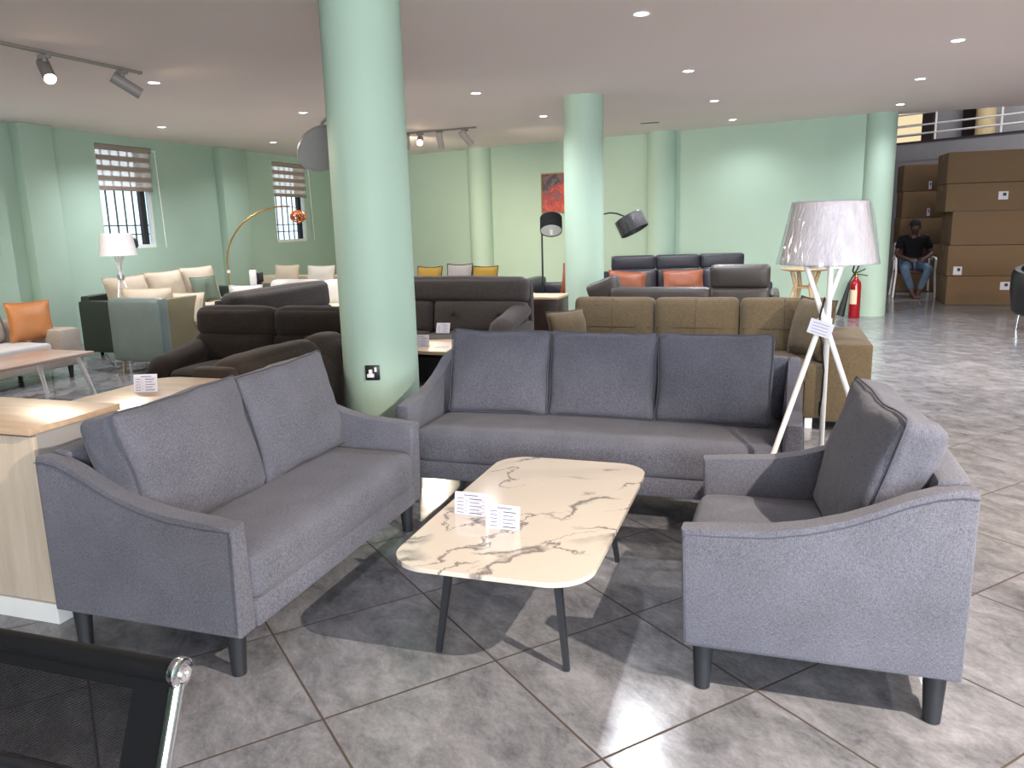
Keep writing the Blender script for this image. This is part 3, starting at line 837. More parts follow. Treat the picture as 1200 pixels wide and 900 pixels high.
def slab(x0, x1, u0, u1, th, name, mat):
    bm = bmesh.new(); n = Vector((0, .422, -.18)).normalized()*th
    vs = []
    for sgn in (-.5, .5):
        for (x, u) in ((x0, u0), (x1, u0), (x1, u1), (x0, u1)):
            p = cp(1, u); vs.append(bm.verts.new((x, p.y + n.y*sgn, p.z + n.z*sgn)))
    for f in ((0, 1, 2, 3), (7, 6, 5, 4), (0, 4, 5, 1), (1, 5, 6, 2), (2, 6, 7, 3), (3, 7, 4, 0)): bm.faces.new([vs[i] for i in f])
    return obj(name, bm, mat, t, 20)
slab(-W2+.055, W2-.070, .05, .37, .0016, 'net_panel', M_net)
slab(W2-.072, W2-.006, .02, .96, .004, 'web_edge', M_blackweb)
slab(-W2+.008, -W2+.055, .02, .96, .004, 'web_edge', M_blackweb)
slab(-W2+.05, W2-.05, .0, .07, .005, 'web_edge', M_blackweb)
bm = bmesh.new(); tube(bm, [cp(-1, .36)+Vector((.01, 0, 0)), cp(1, .36)-Vector((.01, 0, 0))], .012, 12); obj('cross_bar', bm, M_blk, t)
slab(-W2+.055, W2-.058, .35, .96, .003, 'lower_web', M_blackweb)
bm = bmesh.new(); softbox(bm, (0, -.75, .413), (2*W2-.03, .46, .03), .012, n=5); obj('seat', bm, M_blackweb, t)

# ------------------------------------------------------------------ left: cabinet, wood table
t = thing('sideboard', 'pale oak cabinet with grey side panel and white plinth behind the two-seat sofa', 'cabinet', (-3.16, 2.105, 0))
bm = bmesh.new(); box(bm, -.70, .605, .018, .40, .08, .745); obj('cabinet_body', bm, M_panel, t)
for k in range(2):
    bm = bmesh.new(); x0 = -.70 + k*.655; box(bm, x0+.002, x0+.650, 0.0, .018, .083, .735, .001); d = obj('door', bm, M_oakv, t)
    bm = bmesh.new(); xx = x0 + (.60 if k == 0 else .05); box(bm, xx-.006, xx+.006, -.02, 0.0, .58, .70, .003); obj('handle', bm, M_chrome, d)
bm = bmesh.new(); box(bm, -.71, .612, -.008, .41, 0, .08); obj('plinth', bm, M_plinth, t)
bm = bmesh.new(); box(bm, -.72, .620, -.022, .405, .748, .772, .001); obj('cabinet_top', bm, M_oak, t)

t = thing('oak_table', 'light oak table with rounded corners and glossy top behind the cabinet and two-seat sofa', 'table', (-2.735, 2.92, 0))
bm = bmesh.new(); prism(bm, rrect(.55, .74, .10, 8), .695, .72, .004); obj('table_top', bm, M_oak, t)
for sx in (-1, 1):
    for sy in (-1, 1):
        bm = bmesh.new(); leg(bm, (sx*.20, sy*.30, 0), (sx*.18, sy*.28, .70), .016, .022); obj('leg', bm, M_oak, t)
price_card('price_card', 'white price card standing on the light oak table behind the two-seat sofa', (-2.80, 2.93, .72), R(20), .11, .085, 10)

# white side table, beige sofa, cushions at far left
t = thing('low_white_table', 'long low table with pinkish wood top and splayed white legs at the left edge', 'table', (-6.1, 4.9, 0))
bm = bmesh.new(); box(bm, -.30, .30, -.65, .62, .40, .425, .005); obj('table_top', bm, wood('pink_ash_top', '#a58c80', '#b89d90', .3, .3, 3, (9, 1, 9)), t)
for sx in (-1, 1):
    for sy in (-1, 1):
        bm = bmesh.new(); leg(bm, (sx*.29-.08, sy*.655, 0), (sx*.24-.02, sy*.50, .405), .016, .024); obj('leg', bm, M_white, t)

t = thing('beige_sofa', 'low beige-grey fabric sofa with block arm at the left edge behind the white table', 'sofa', (-7.3, 5.3, 0))
bm = bmesh.new(); box(bm, -.42, .42, -1.1, 1.06, .13, .30, .02); obj('base', bm, M_beige, t)
for k in range(2):
    bm = bmesh.new(); softbox(bm, (.06, -.62+.92*k, .345), (.72, .90, .11), .035, (0, 0, .01), n=6); obj('seat_cushion', bm, M_beigel, t)
bm = bmesh.new(); softbox(bm, (-.33, 0, .36), (.18, 1.9, .50), .05, n=6); obj('back_rest', bm, M_beige, t)
bm = bmesh.new(); softbox(bm, (.0, .98, .32), (.85, .26, .38), .03, n=5); obj('arm', bm, M_beige, t)
for k in range(2):
    bm = bmesh.new(); softbox(bm, (-.16, -.62+.90*k, .56), (.22, .80, .36), .09, (.04, 0, 0), n=8, wob=.008, M=rot('Y', -14), seed=k); obj('back_cushion', bm, M_beige, t)
for sx in (-1, 1):
    for sy in (-1.03, .98):
        bm = bmesh.new(); leg(bm, (sx*.36, sy, 0), (sx*.36, sy, .14), .02, .028); obj('leg', bm, M_blackleg, t)

def pillow(name, lab, loc, w, h, t_, mat, rx=0, rz=0, ry=0, group=None, trim=None, seed=1, cat='cushion'):
    """throw pillow standing on its lower edge at loc, facing local -y, leaning back by rx degrees"""
    o = thing(name, lab, cat, loc, R(rz), group)
    bm = bmesh.new()
    n = 14
    Mx = rot('X', -rx) @ rot('Y', ry)
    lift = h/2*math.cos(R(rx)) + abs(math.sin(R(rx)))*t_*.15
    g = {}
    for sgn in (-1, 1):
        for i in range(n+1):
            for j in range(n+1):
                u, v = 2*i/n-1, 2*j/n-1
                th = t_/2*((1-abs(u)**2.6)*(1-abs(v)**2.6))**.55
                if (abs(u) > .999 or abs(v) > .999) and sgn == 1: continue
                x = w/2*u*(1-.07*(1-v*v)); z = h/2*v*(1-.07*(1-u*u))
                p = Vector((x, sgn*th, z)); p += noise.noise_vector(p*9+Vector((seed, 0, sgn)))*.012*min(1, th*20)
                g[(sgn, i, j)] = bm.verts.new(Mx @ p + Vector((0, 0, lift)))
    for sgn in (-1, 1):
        for i in range(n):
            for j in range(n):
                q = []
                for (a, b) in ((i, j), (i+1, j), (i+1, j+1), (i, j+1)):
                    q.append(g.get((sgn, a, b)) or g[(-1, a, b)])
                bm.faces.new(q if sgn == -1 else q[::-1])
    obj('pillow_cover', bm, mat, o, 80)
    bm = bmesh.new(); pts = []
    for k in range(4*n):
        s_, i = divmod(k, n); u = 2*i/n-1
        uu, vv = [(u, -1), (1, u), (-u, 1), (-1, -u)][s_]
        pts.append(Mx @ Vector((w/2*uu*(1-.07*(1-vv*vv)), 0, h/2*vv*(1-.07*(1-uu*uu)))) + Vector((0, 0, lift)))
    tube(bm, pts, .006, 6, closed=True); obj('edge_seam', bm, trim or mat, o)
    return o
pillow('throw_pillow', 'tan orange leather cushion leaning at the end of the beige sofa', (-7.17, 6.08, .405), .40, .40, .15, M_tan, 12, 62)
pillow('throw_pillow', 'dark grey cushion lying on the back of the beige sofa at the left edge', (-7.5, 5.50, .66), .40, .16, .14, M_leath2, 10, 90)

# grey-green chair from behind, with cream cushion
t = thing('lounge_armchair', 'grey-green leather armchair seen from behind with wooden legs, left background', 'armchair', (-6.27, 6.5, 0))
bm = bmesh.new(); softbox(bm, (0, .09, .465), (.66, .16, .66), .035, n=6); obj('back_panel', bm, M_teal, t)
for s in (-1, 1):
    bm = bmesh.new(); softbox(bm, (s*.285, .43, .46), (.09, .62, .64), .03, n=5); obj('side_panel', bm, leather('warm_lit_side_leather', '#6f674f', .45), t)  # same leather as the back, tinted olive: warm light put into its colour
bm = bmesh.new(); softbox(bm, (0, .45, .34), (.50, .60, .22), .05, (0, 0, .02), n=6); obj('seat', bm, M_teal, t)
for sx in (-1, 1):
    for sy in (.08, .68):
        bm = bmesh.new(); leg(bm, (sx*.27, sy, 0), (sx*.25, sy, .16), .013, .02); obj('leg', bm, M_ash, t)
pillow('throw_pillow', 'large cream cushion slumped over the back of the grey-green armchair', (-6.31, 6.80, .455), .68, .43, .26, M_cream, -8, 0)
pillow('throw_pillow', 'flat beige cushion on the seat of the grey-green armchair, right side', (-6.08, 7.07, .455), .40, .36, .14, M_cream, 20, 10)

# dark green sofa along the left wall with cream cushions
t = thing('dark_green_sofa', 'dark green leather sofa along the left wall with cream back cushions', 'sofa', (-7.52, 8.6, 0))
bm = bmesh.new(); softbox(bm, (0, 0, .26), (.84, 2.36, .34), .03, n=6); obj('base', bm, M_olive, t)
bm = bmesh.new(); softbox(bm, (0, -1.11, .36), (.86, .16, .62), .03, n=5); obj('arm', bm, M_olive, t)
bm = bmesh.new(); softbox(bm, (0, 1.11, .36), (.86, .16, .62), .03, n=5); obj('arm', bm, M_olive, t)
bm = bmesh.new(); softbox(bm, (-.36, 0, .42), (.14, 2.3, .62), .03, n=5); obj('back_rest', bm, M_olive, t)
for k in range(3):
    bm = bmesh.new(); softbox(bm, (.07, -.69+.69*k, .46), (.70, .67, .10), .04, (0, 0, .012), n=6); obj('seat_cushion', bm, M_cream, t)
for sx in (-1, 1):
    for sy in (-1.0, 1.0):
        bm = bmesh.new(); leg(bm, (sx*.34, sy, 0), (sx*.34, sy, .10), .02, .024); obj('leg', bm, M_blackleg, t)
for k, txt in enumerate(('nearest the camera', 'in the middle', 'farthest from the camera')):
    pillow('back_pillow', 'large cream cushion on the dark green sofa, %s of three' % txt, (-7.62, 7.88+.66*k, .515), .68, .42+.02*k, .24, M_cream, 14, 90, 0, 'cream cushions on the dark green sofa', seed=k)
pillow('throw_pillow', 'sage green cushion leaning on the farthest cream cushion of the dark green sofa', (-7.36, 8.98, .515), .42, .34, .12, M_sage, 16, 80)

# cream ottoman with white cushion
t = thing('cream_ottoman', 'cream upholstered ottoman between the grey-green armchair and brown sofas', 'ottoman', (-6.0, 7.98, 0))
bm = bmesh.new(); softbox(bm, (0, 0, .27), (.62, .62, .34), .05, (0, 0, .02), n=6); obj('seat', bm, M_cream, t)
for sx in (-1, 1):
    for sy in (-1, 1):
        bm = bmesh.new(); leg(bm, (sx*.24, sy*.24, 0), (sx*.24, sy*.24, .12), .015, .02); obj('leg', bm, M_ash, t)
pillow('throw_pillow', 'white cushion standing on the cream ottoman left of the brown sofa', (-5.95, 7.95, .455), .40, .36, .14, M_whitecl, 8, 18)

# small white lamp by the wall sofa
t = thing('twisted_floor_lamp', 'white floor lamp with wrapped shade and crossed stem by the left window', 'lamp', (-6.86, 7.02, 0))
for k in range(3):
    a = R(120*k+20)
    bm = bmesh.new(); tube(bm, [(.2*math.cos(a), .2*math.sin(a), .006), (.02*math.cos(a), .02*math.sin(a), .98), (-.06*math.cos(a), -.06*math.sin(a), 1.24)], .011, 8); obj('leg', bm, M_white, t)
bm = bmesh.new(); lathe(bm, [(0, .95), (.035, .95), (.04, .98), (.035, 1.01), (0, 1.01)], 14); obj('knot', bm, M_rail, t)
bm = bmesh.new(); lathe(bm, [(.195, 1.215), (.16, 1.455), (.156, 1.455), (.19, 1.215), (.195, 1.215)], 40); obj('lamp_shade', bm, M_shade, t)
bm = bmesh.new(); tube(bm, [(-.18, 0, 1.24), (.18, 0, 1.24)], .006, 6); lathe(bm, [(0, 1.22), (.06, 1.22), (.06, 1.235), (.018, 1.24), (.018, 1.30), (0, 1.30)], 14); obj('lamp_holder', bm, M_white, t)

# brass arc lamp
t = thing('brass_arc_lamp', 'thin brass arc floor lamp with copper wire shade before the far window', 'lamp', (-6.86, 8.85, 0), R(18.5))
bm = bmesh.new(); lathe(bm, [(0, 0), (.15, 0), (.15, .025), (.02, .035), (0, .035)], 28); obj('base', bm, M_gold, t)
pts = [(0, 0, .03), (0, 0, .6), (-.005, 0, .95)]
for k in range(1, 15):
    a = PI - k/14*R(96)
    pts.append((.79 + .80*math.cos(a), 0, .98 + .76*math.sin(a)))
bm = bmesh.new(); tube(bm, pts, .011, 10); obj('arc_pole', bm, M_gold, t)
bm = bmesh.new(); lathe(bm, [(.018, .90), (.022, .92), (.018, .94)], 14); obj('collar', bm, M_white, t)
bm = bmesh.new()
ex, ez = pts[-1][0], pts[-1][2]
tube(bm, [(ex, 0, ez), (ex+.05, 0, ez-.005), (ex+.09, 0, ez-.04)], .006, 6)
obj('hanger', bm, M_gold, t)
bm = bmesh.new(); cc = Vector((ex+.10, 0, ez-.13))
for k in range(9):
    q = rot('Z', 40*k) @ rot('X', 25*((k % 3)-1)+90)
    ring = [cc + q @ Vector((.10*math.cos(2*PI*i/20), .075*math.sin(2*PI*i/20), .0)) for i in range(20)]
    tube(bm, ring, .008, 6, closed=True)
obj('wire_shade', bm, M_copper, t)

# ------------------------------------------------------------------ brown recliners behind the two-seat sofa
def recliner(name, lab, W, loc, rz, mat, n=2, top=.95, D=.92, roll=.24, arm_h=.58, tuft=0, armpad=True, seat_z=.44, one_head=False, arms=(-1, 1), legmat=None, over=.16):
    """front towards -y, back plane at y=0; x across"""
    t = thing(name, lab, 'sofa', loc, rz)
    aw = .21
    bm = bmesh.new(); box(bm, -W/2+.02, W/2-.02, -D+.06, -.04, .08, .30, .02); obj('base', bm, mat, t)
    bm = bmesh.new(); softbox(bm, (0, -.06, (top-.06+.10)/2), (W-.02, .10, top-.06-.10), .03, n=5); obj('back_frame', bm, mat, t)
    iw = W - aw*len(arms)
    x0 = -W/2 + (aw if -1 in arms else 0)
    cw = iw/n
    for k in range(n):
        x = x0 + cw*(k+.5)
        bm = bmesh.new(); softbox(bm, (x, -D/2-.08, (seat_z+.26)/2), (cw-.006, D-.24, seat_z-.26), .05, (0, .012, .02), n=7, wob=.003, seed=k); obj('seat_cushion', bm, mat, t)
        zl = top - roll*.92
        if over: xs_ = -W/2+.03 if -1 in arms else x0; xe_ = W/2-.03 if 1 in arms else W/2-.01; bw_ = (xe_-xs_)/n; xb = xs_ + bw_*(k+.5)
        else: bw_, xb = cw, x
        bm = bmesh.new(); softbox(bm, (xb, -.19, (seat_z-.02+zl)/2), (bw_-.004, .20, zl-seat_z+.04), .06, (0, .02, 0), n=9, wob=.004, M=rot('X', -7), seed=k+3)
        bc = obj('back_cushion', bm, mat, t)
        if tuft:
            for q in range(tuft):
                bm = bmesh.new(); xx = xb - bw_/2 + bw_*(q+.5)/tuft; lathe(bm, [(0, .014), (.02, .008), (.026, 0), (0, 0)], 12, tr(xx, -.325, (seat_z+zl)/2+.04) @ rot('X', 90)); obj('button', bm, M_brown, bc)
    for k in range(1 if one_head else n):
        x = (xs_+xe_)/2 if one_head else xs_ + bw_*(k+.5)
        w = xe_-xs_ if one_head else bw_-.004
        bm = bmesh.new(); softbox(bm, (x, -.155, top-roll/2), (w+(.02 if one_head else 0), .19, roll), .075, (0, .02, .012), n=10, wob=.006, M=rot('X', -4), seed=k+8); obj('headrest', bm, mat, t)
    for s in arms:
        xa = s*(W/2-aw/2)
        bm = bmesh.new(); softbox(bm, (xa, -D/2-.0, (.08+arm_h-.10)/2), (aw, D-.10, arm_h-.10-.06), .03, n=5)
        arm = obj('arm', bm, mat, t)
        if armpad:
            bm = bmesh.new()
            pts = [(xa, -.12, arm_h+.02), (xa, -.30, arm_h-.02), (xa, -D+.30, arm_h-.06), (xa, -D+.12, arm_h-.08), (xa, -D+.05, arm_h-.17), (xa, -D+.055, arm_h-.28)]
            # smooth roll
            cat_ = []
            for i in range(len(pts)-1):
                for q in range(4):
                    f = q/4; p, r_ = Vector(pts[i]), Vector(pts[i+1]); cat_.append(p.lerp(r_, f))
            cat_.append(Vector(pts[-1]))
            tube(bm, cat_, [.05]+[.085]*(len(cat_)-2)+[.06], 14)
            for v in bm.verts: v.co.x = xa + (v.co.x-xa)*1.28
            obj('arm_pad', bm, mat, t, 70)
    for sx in (-1, 1):
        for y in (-D+.14, -.12):
            bm = bmesh.new(); leg(bm, (sx*(W/2-.12), y, 0), (sx*(W/2-.12), y, .10), .02, .025); obj('leg', bm, legmat or M_blackleg, t)
    return t

# sofa turned away, its low back right behind the two-seat sofa
t = thing('brown_sofa', 'dark brown sofa seen from behind, low rolled back directly behind the two-seat sofa', 'sofa', (-2.66, 4.0, 0), R(-90))
# front faces -x in the room
Wc = 1.24
bm = bmesh.new(); softbox(bm, (0, -.035, .38), (Wc-.04, .10, .60), .03, n=5); obj('back_frame', bm, M_brown, t)
for k in range(2):
    w = (.36, .86)[k]; x = (-.43, .15)[k]
    bm = bmesh.new(); softbox(bm, (x, -.10, .675), (w, .22, .21), .09, (0, .01, .015), n=10, wob=.006, seed=k); obj('back_cushion', bm, M_brown, t)
bm = bmesh.new(); softbox(bm, (0, -.48, .30), (Wc-.10, .70, .28), .05, n=6); obj('seat', bm, M_brown, t)
for s in (-1, 1):
    bm = bmesh.new(); softbox(bm, (s*(Wc/2-.03), -.42, .36), (.10, .76, .54), .04, n=5); softbox(bm, (s*(Wc/2-.03), -.13, .51), (.10, .26, .49), .04, n=5); obj('arm', bm, M_brown, t)
for sx in (-1, 1):
    for y in (-.75, -.08):
        bm = bmesh.new(); leg(bm, (sx*(Wc/2-.10), y, 0), (sx*(Wc/2-.10), y, .17), .02, .025); obj('leg', bm, M_blackleg, t)

recliner('brown_recliner', 'dark brown fabric recliner with two plump headrests, facing the camera behind the low-backed brown sofa', 1.60, (-3.875, 5.72, 0), 0, M_brown, 2, .83, .86, .25, .50, armpad=True, seat_z=.40, arms=(-1, 1))
recliner('brown_long_sofa', 'dark charcoal sofa turned to the right with one long headrest roll, behind the brown recliner', 1.75, (-5.07, 7.12, 0), R(90), M_char, 2, .87, .92, .30, .50, one_head=True, seat_z=.40, arms=(-1,))
recliner('tufted_sofa', 'charcoal brown sofa with button-tufted back and rolled padded arm, between the two columns', 1.92, (-3.14, 7.30, 0), 0, M_char, 2, .955, .84, .25, .63, tuft=2, one_head=True)
price_card('price_card', 'white price card leaning on the seat of the tufted charcoal sofa', (-2.93, 6.76, .464), R(5), .13, .10, 25)

# round oak table before the tufted sofa
t = thing('round_oak_table', 'round-edged oak coffee table with dark shelf before the tufted charcoal sofa', 'table', (-2.44, 5.86, 0))
bm = bmesh.new(); prism(bm, [(.55*math.cos(a*PI/24)*1.0, .33*math.sin(a*PI/24)) for a in range(48)], .475, .50, .005); obj('table_top', bm, M_oak, t)
bm = bmesh.new(); prism(bm, [(.48*math.cos(a*PI/24)*1.0, .27*math.sin(a*PI/24)) for a in range(48)], .24, .44, .01); obj('drawer_box', bm, M_blk, t)
bm = bmesh.new(); tube(bm, [(-.45, -.18, .245), (-.40, -.16, .44)], .02, 8); tube(bm, [(.45, -.18, .245), (.40, -.16, .476)], .02, 8); tube(bm, [(-.40, .16, .43), (-.40, .16, .476)], .02, 8); tube(bm, [(.40, .16, .43), (.40, .16, .476)], .02, 8); tube(bm, [(-.40, -.16, .43), (-.40, -.16, .476)], .02, 8); obj('strut', bm, M_blk, t)
for s in (-1, 1):
    bm = bmesh.new(); tube(bm, [(s*.10, -.20, .012), (s*.35, -.20, .012), (s*.42, -.15, .012), (s*.42, .15, .012), (s*.35, .2, .012), (s*.1, .2, .012)], .011, 8); tube(bm, [(s*.30, -.2, .012), (s*.30, -.12, .25)], .011, 8); tube(bm, [(s*.30, .2, .012), (s*.30, .12, .25)], .011, 8); obj('foot', bm, M_chrome, t)
price_card('price_card', 'white price card on the round-edged oak table right of the front column', (-2.67, 5.72, .50), R(12), .13, .10, 10)
t = tag(obj('leaflet', (lambda b: (box(b, -.07, .07, -.05, .05, 0, .0016), [box(b, -.055, .05, -.035+.018*k, -.031+.018*k, .0016, .002, mi=1) for k in range(4)], b)[2])(bmesh.new()), [M_paper, M_ink]), 'printed sheet lying flat on the round-edged oak table', 'leaflet')
t.location = (-2.50, 5.78, .50); t.rotation_euler = (0, 0, R(10))

# pale sofa with three upright cushions, far behind
t = thing('grey_linen_sofa', 'low grey sofa holding mustard and grey cushions behind the tufted sofa', 'sofa', (-4.0, 9.75, 0))
bm = bmesh.new(); softbox(bm, (0, -.42, .26), (2.0, .84, .34), .04, n=6); obj('base', bm, M_greyl, t)
bm = bmesh.new(); softbox(bm, (0, -.06, .44), (2.0, .14, .52), .04, n=5); obj('back_rest', bm, M_greyl, t)
for s in (-1, 1):
    bm = bmesh.new(); softbox(bm, (s*1.04, -.42, .34), (.14, .86, .48), .04, n=5); obj('arm', bm, M_greyl, t)
for sx in (-1, 1):
    for y in (-.75, -.08):
        bm = bmesh.new(); leg(bm, (sx*.98, y, 0), (sx*.98, y, .11), .02, .025); obj('leg', bm, M_blackleg, t)
for k, (a, mt, lab, h) in enumerate(((-4.26, M_must, 'mustard yellow cushion with dark piping beside the front column', .50), (-3.845, M_greyl, 'grey cushion with dark piping between two mustard cushions', .53), (-3.50, M_must, 'mustard yellow cushion with dark piping, right of the grey cushion', .50))):
    pillow('throw_pillow', lab, (a, 9.47, .435), .36, h, .12, mt, 10, -4, 0, 'cushions in a row behind the tufted sofa', M_blk, seed=k+4)

# corner sofa and side table by the far window
t = thing('cream_sofa', 'cream sofa with pale cushions in the far left corner beneath the far window', 'sofa', (-5.98, 9.95, 0))
bm = bmesh.new(); softbox(bm, (0, -.42, .27), (1.7, .84, .34), .05, n=6); obj('base', bm, M_cream, t)
bm = bmesh.new(); softbox(bm, (0, -.07, .42), (1.7, .16, .56), .05, n=5); obj('back_rest', bm, M_cream, t)
for k in range(2):
    bm = bmesh.new(); softbox(bm, (-.42+.84*k, -.24, .555), (.82, .22, .38), .08, (0, .03, .01), n=9, wob=.006, M=rot('X', -10), seed=k); obj('back_cushion', bm, M_whitecl, t)
for sx in (-1, 1):
    for y in (-.75, -.08):
        bm = bmesh.new(); leg(bm, (sx*.78, y, 0), (sx*.78, y, .12), .02, .025); obj('leg', bm, M_ash, t)
t = thing('cream_daybed', 'cream daybed with two cushions behind the cream sofa in the far left corner', 'sofa', (-7.2, 11.55, 0))
bm = bmesh.new(); softbox(bm, (0, -.42, .28), (2.2, .84, .34), .05, n=6); obj('base', bm, M_cream, t)
bm = bmesh.new(); softbox(bm, (0, -.06, .42), (2.2, .14, .56), .05, n=5); obj('back_rest', bm, M_cream, t)
for sx in (-1, 1):
    for y in (-.75, -.08):
        bm = bmesh.new(); leg(bm, (sx*1.0, y, 0), (sx*1.0, y, .13), .02, .025); obj('leg', bm, M_ash, t)
pillow('throw_pillow', 'beige cushion on the daybed, left of the two showing above the cream sofa', (-7.58, 11.22, .46), .46, .42, .15, M_cream, 12, 0)
pillow('throw_pillow', 'white cushion on the daybed, right of the two, beside the front column', (-6.98, 11.28, .46), .50, .40, .15, M_whitecl, 12, 0)
t = thing('dark_side_table', 'dark square side table in the far left corner under the far window', 'table', (-7.25, 10.2, 0))
bm = bmesh.new(); box(bm, -.32, .32, -.28, .28, .60, .64, .004); obj('table_top', bm, M_wenge, t)
for sx in (-1, 1):
    for sy in (-1, 1):
        bm = bmesh.new(); box(bm, sx*.29-.02, sx*.29+.02, sy*.25-.02, sy*.25+.02, 0, .60); obj('leg', bm, M_wenge, t)
t = thing('table_phone', 'small white and black device on the dark side table in the far left corner', 'device', (-7.32, 10.08, .64), R(20))
bm = bmesh.new(); softbox(bm, (-.05, 0, .115), (.11, .06, .23), .015, n=4); obj('body', bm, M_white, t)
bm = bmesh.new(); softbox(bm, (.05, -.01, .12), (.09, .06, .15), .02, n=4, M=None); box(bm, .0, .06, -.03, .03, 0, .05); obj('handset', bm, M_blk, t)

# dark cabinet left of the middle column
t = thing('wenge_cabinet', 'dark wenge cabinet with pale top edge behind the tufted sofa', 'cabinet', (-2.36, 8.15, 0))
bm = bmesh.new(); box(bm, -.23, .23, -.22, .22, .06, .665, .003); obj('cabinet_body', bm, M_wenge, t)
bm = bmesh.new(); box(bm, -.235, .235, -.23, .23, .665, .69, .003); obj('cabinet_top', bm, M_oak, t)
bm = bmesh.new(); box(bm, -.21, .21, -.20, .20, 0, .06); obj('plinth', bm, M_wenge, t)
bm = bmesh.new(); box(bm, -.225, .225, -.238, -.22, .07, .655, .002); d = obj('door', bm, M_wenge, t)
bm = bmesh.new(); box(bm, .17, .18, -.25, -.236, .34, .46, .002); obj('handle', bm, M_blk, d)

# leather armchair with orange cushion behind the cabinet
t = thing('slate_leather_armchair', 'slate leather armchair behind the wenge cabinet, half hidden by the middle column', 'armchair', (-2.74, 10.75, 0))
bm = bmesh.new(); softbox(bm, (0, -.45, .28), (.80, .84, .36), .04, n=5); obj('base', bm, M_leath, t)
bm = bmesh.new(); softbox(bm, (0, -.08, .38), (.84, .18, .50), .05, n=5); obj('back_rest', bm, M_leath, t)
for s in (-1, 1):
    bm = bmesh.new(); softbox(bm, (s*.37, -.48, .42), (.17, .86, .60), .04, n=5); obj('arm', bm, M_leath, t)
for sx in (-1, 1):
    for y in (-.85, -.06):
        bm = bmesh.new(); leg(bm, (sx*.36, y, 0), (sx*.36, y, .13), .018, .022); obj('leg', bm, M_chrome, t)
pillow('throw_pillow', 'burnt orange cushion in the slate leather armchair beside the middle column', (-2.56, 10.42, .465), .40, .44, .13, M_orange, 14, -15)

# black drum floor lamp
t = thing('drum_floor_lamp', 'black floor lamp with tilted drum shade left of the middle column', 'lamp', (-2.70, 9.36, 0))
bm = bmesh.new(); lathe(bm, [(0, 0), (.14, 0), (.14, .02), (.02, .03), (0, .03)], 24); obj('base', bm, M_blk, t)
bm = bmesh.new(); tube(bm, [(0, 0, .02), (0, 0, 1.40)], .011, 10); tube(bm, [(0, 0, .70), (0, 0, .73)], .017, 10); obj('pole', bm, M_blk, t)
Mt = tr(.125, -.03, 1.42) @ rot('Y', -10) @ rot('X', -33)
bm = bmesh.new(); lathe(bm, [(.132, -.09), (.132, .09), (.0, .09), (0, .085), (.127, .085), (.127, -.09), (.132, -.09)], 36, Mt); obj('lamp_shade', bm, M_blkm, t)
bm = bmesh.new(); lathe(bm, [(0, -.082), (.126, -.082), (.126, -.077), (0, -.077)], 30, Mt); obj('diffuser', bm, M_white, t)
bm = bmesh.new(); lathe(bm, [(0, -.15), (.014, -.147), (.02, -.12), (.02, -.05), (0, -.05)], 14, Mt); obj('pull_knob', bm, M_white, t)

# arc lamp with wrapped dark drum shade, post behind the middle column
t = thing('dark_arc_lamp', 'arc lamp with plastic-wrapped black drum shade reaching out right of the middle column', 'lamp', (-2.20, 9.68, 0), R(10))
bm = bmesh.new(); lathe(bm, [(0, 0), (.15, 0), (.15, .03), (.02, .04), (0, .04)], 24); obj('base', bm, M_blk, t)
pts = [(0, 0, .03), (0, 0, .9), (0.0, 0, 1.2), (.03, 0, 1.36), (.10, 0, 1.47), (.18, 0, 1.525), (.26, 0, 1.54), (.34, 0, 1.53), (.42, 0, 1.50), (.485, -.02, 1.47)]
bm = bmesh.new(); tube(bm, pts, .010, 10); obj('arc_pole', bm, M_blk, t)
Mt = tr(.52, -.05, 1.40) @ rot('Y', -27) @ rot('X', -10)
bm = bmesh.new(); lathe(bm, [(.178, -.095), (.174, .095), (.169, .095), (.173, -.095), (.178, -.095)], 40, Mt)
lathe(bm, [(0, .085), (.172, .085), (.172, .08), (0, .08)], 40, Mt)
sh = obj('lamp_shade', bm, M_shaded, t)
wrap(sh, [(.183, -.102), (.185, -.08), (.183, 0), (.180, .09), (.168, .102), (.04, .104)], Mt, 90, .009, 3, M_wrapd)

# picture
aP = -3.60
t = thing('framed_picture', 'framed red flower picture on the back wall, partly behind the middle column', 'picture', (aP, bw(aP)-.005, 1.62), math.atan2(-(15.15-12.5), 9.97))
bm = bmesh.new(); box(bm, -.37, .33, -.025, 0, .0, .64); obj('canvas', bm, M_canvas, t)
bm = bmesh.new()
for q in ((-.39, .35, -.02, .0), (-.39, .35, .64, .66)): box(bm, q[0], q[1], -.03, 0, q[2], q[3])
for q in ((-.39, -.37), (.33, .35)): box(bm, q[0], q[1], -.03, 0, 0, .64)
obj('frame', bm, M_gold, t)

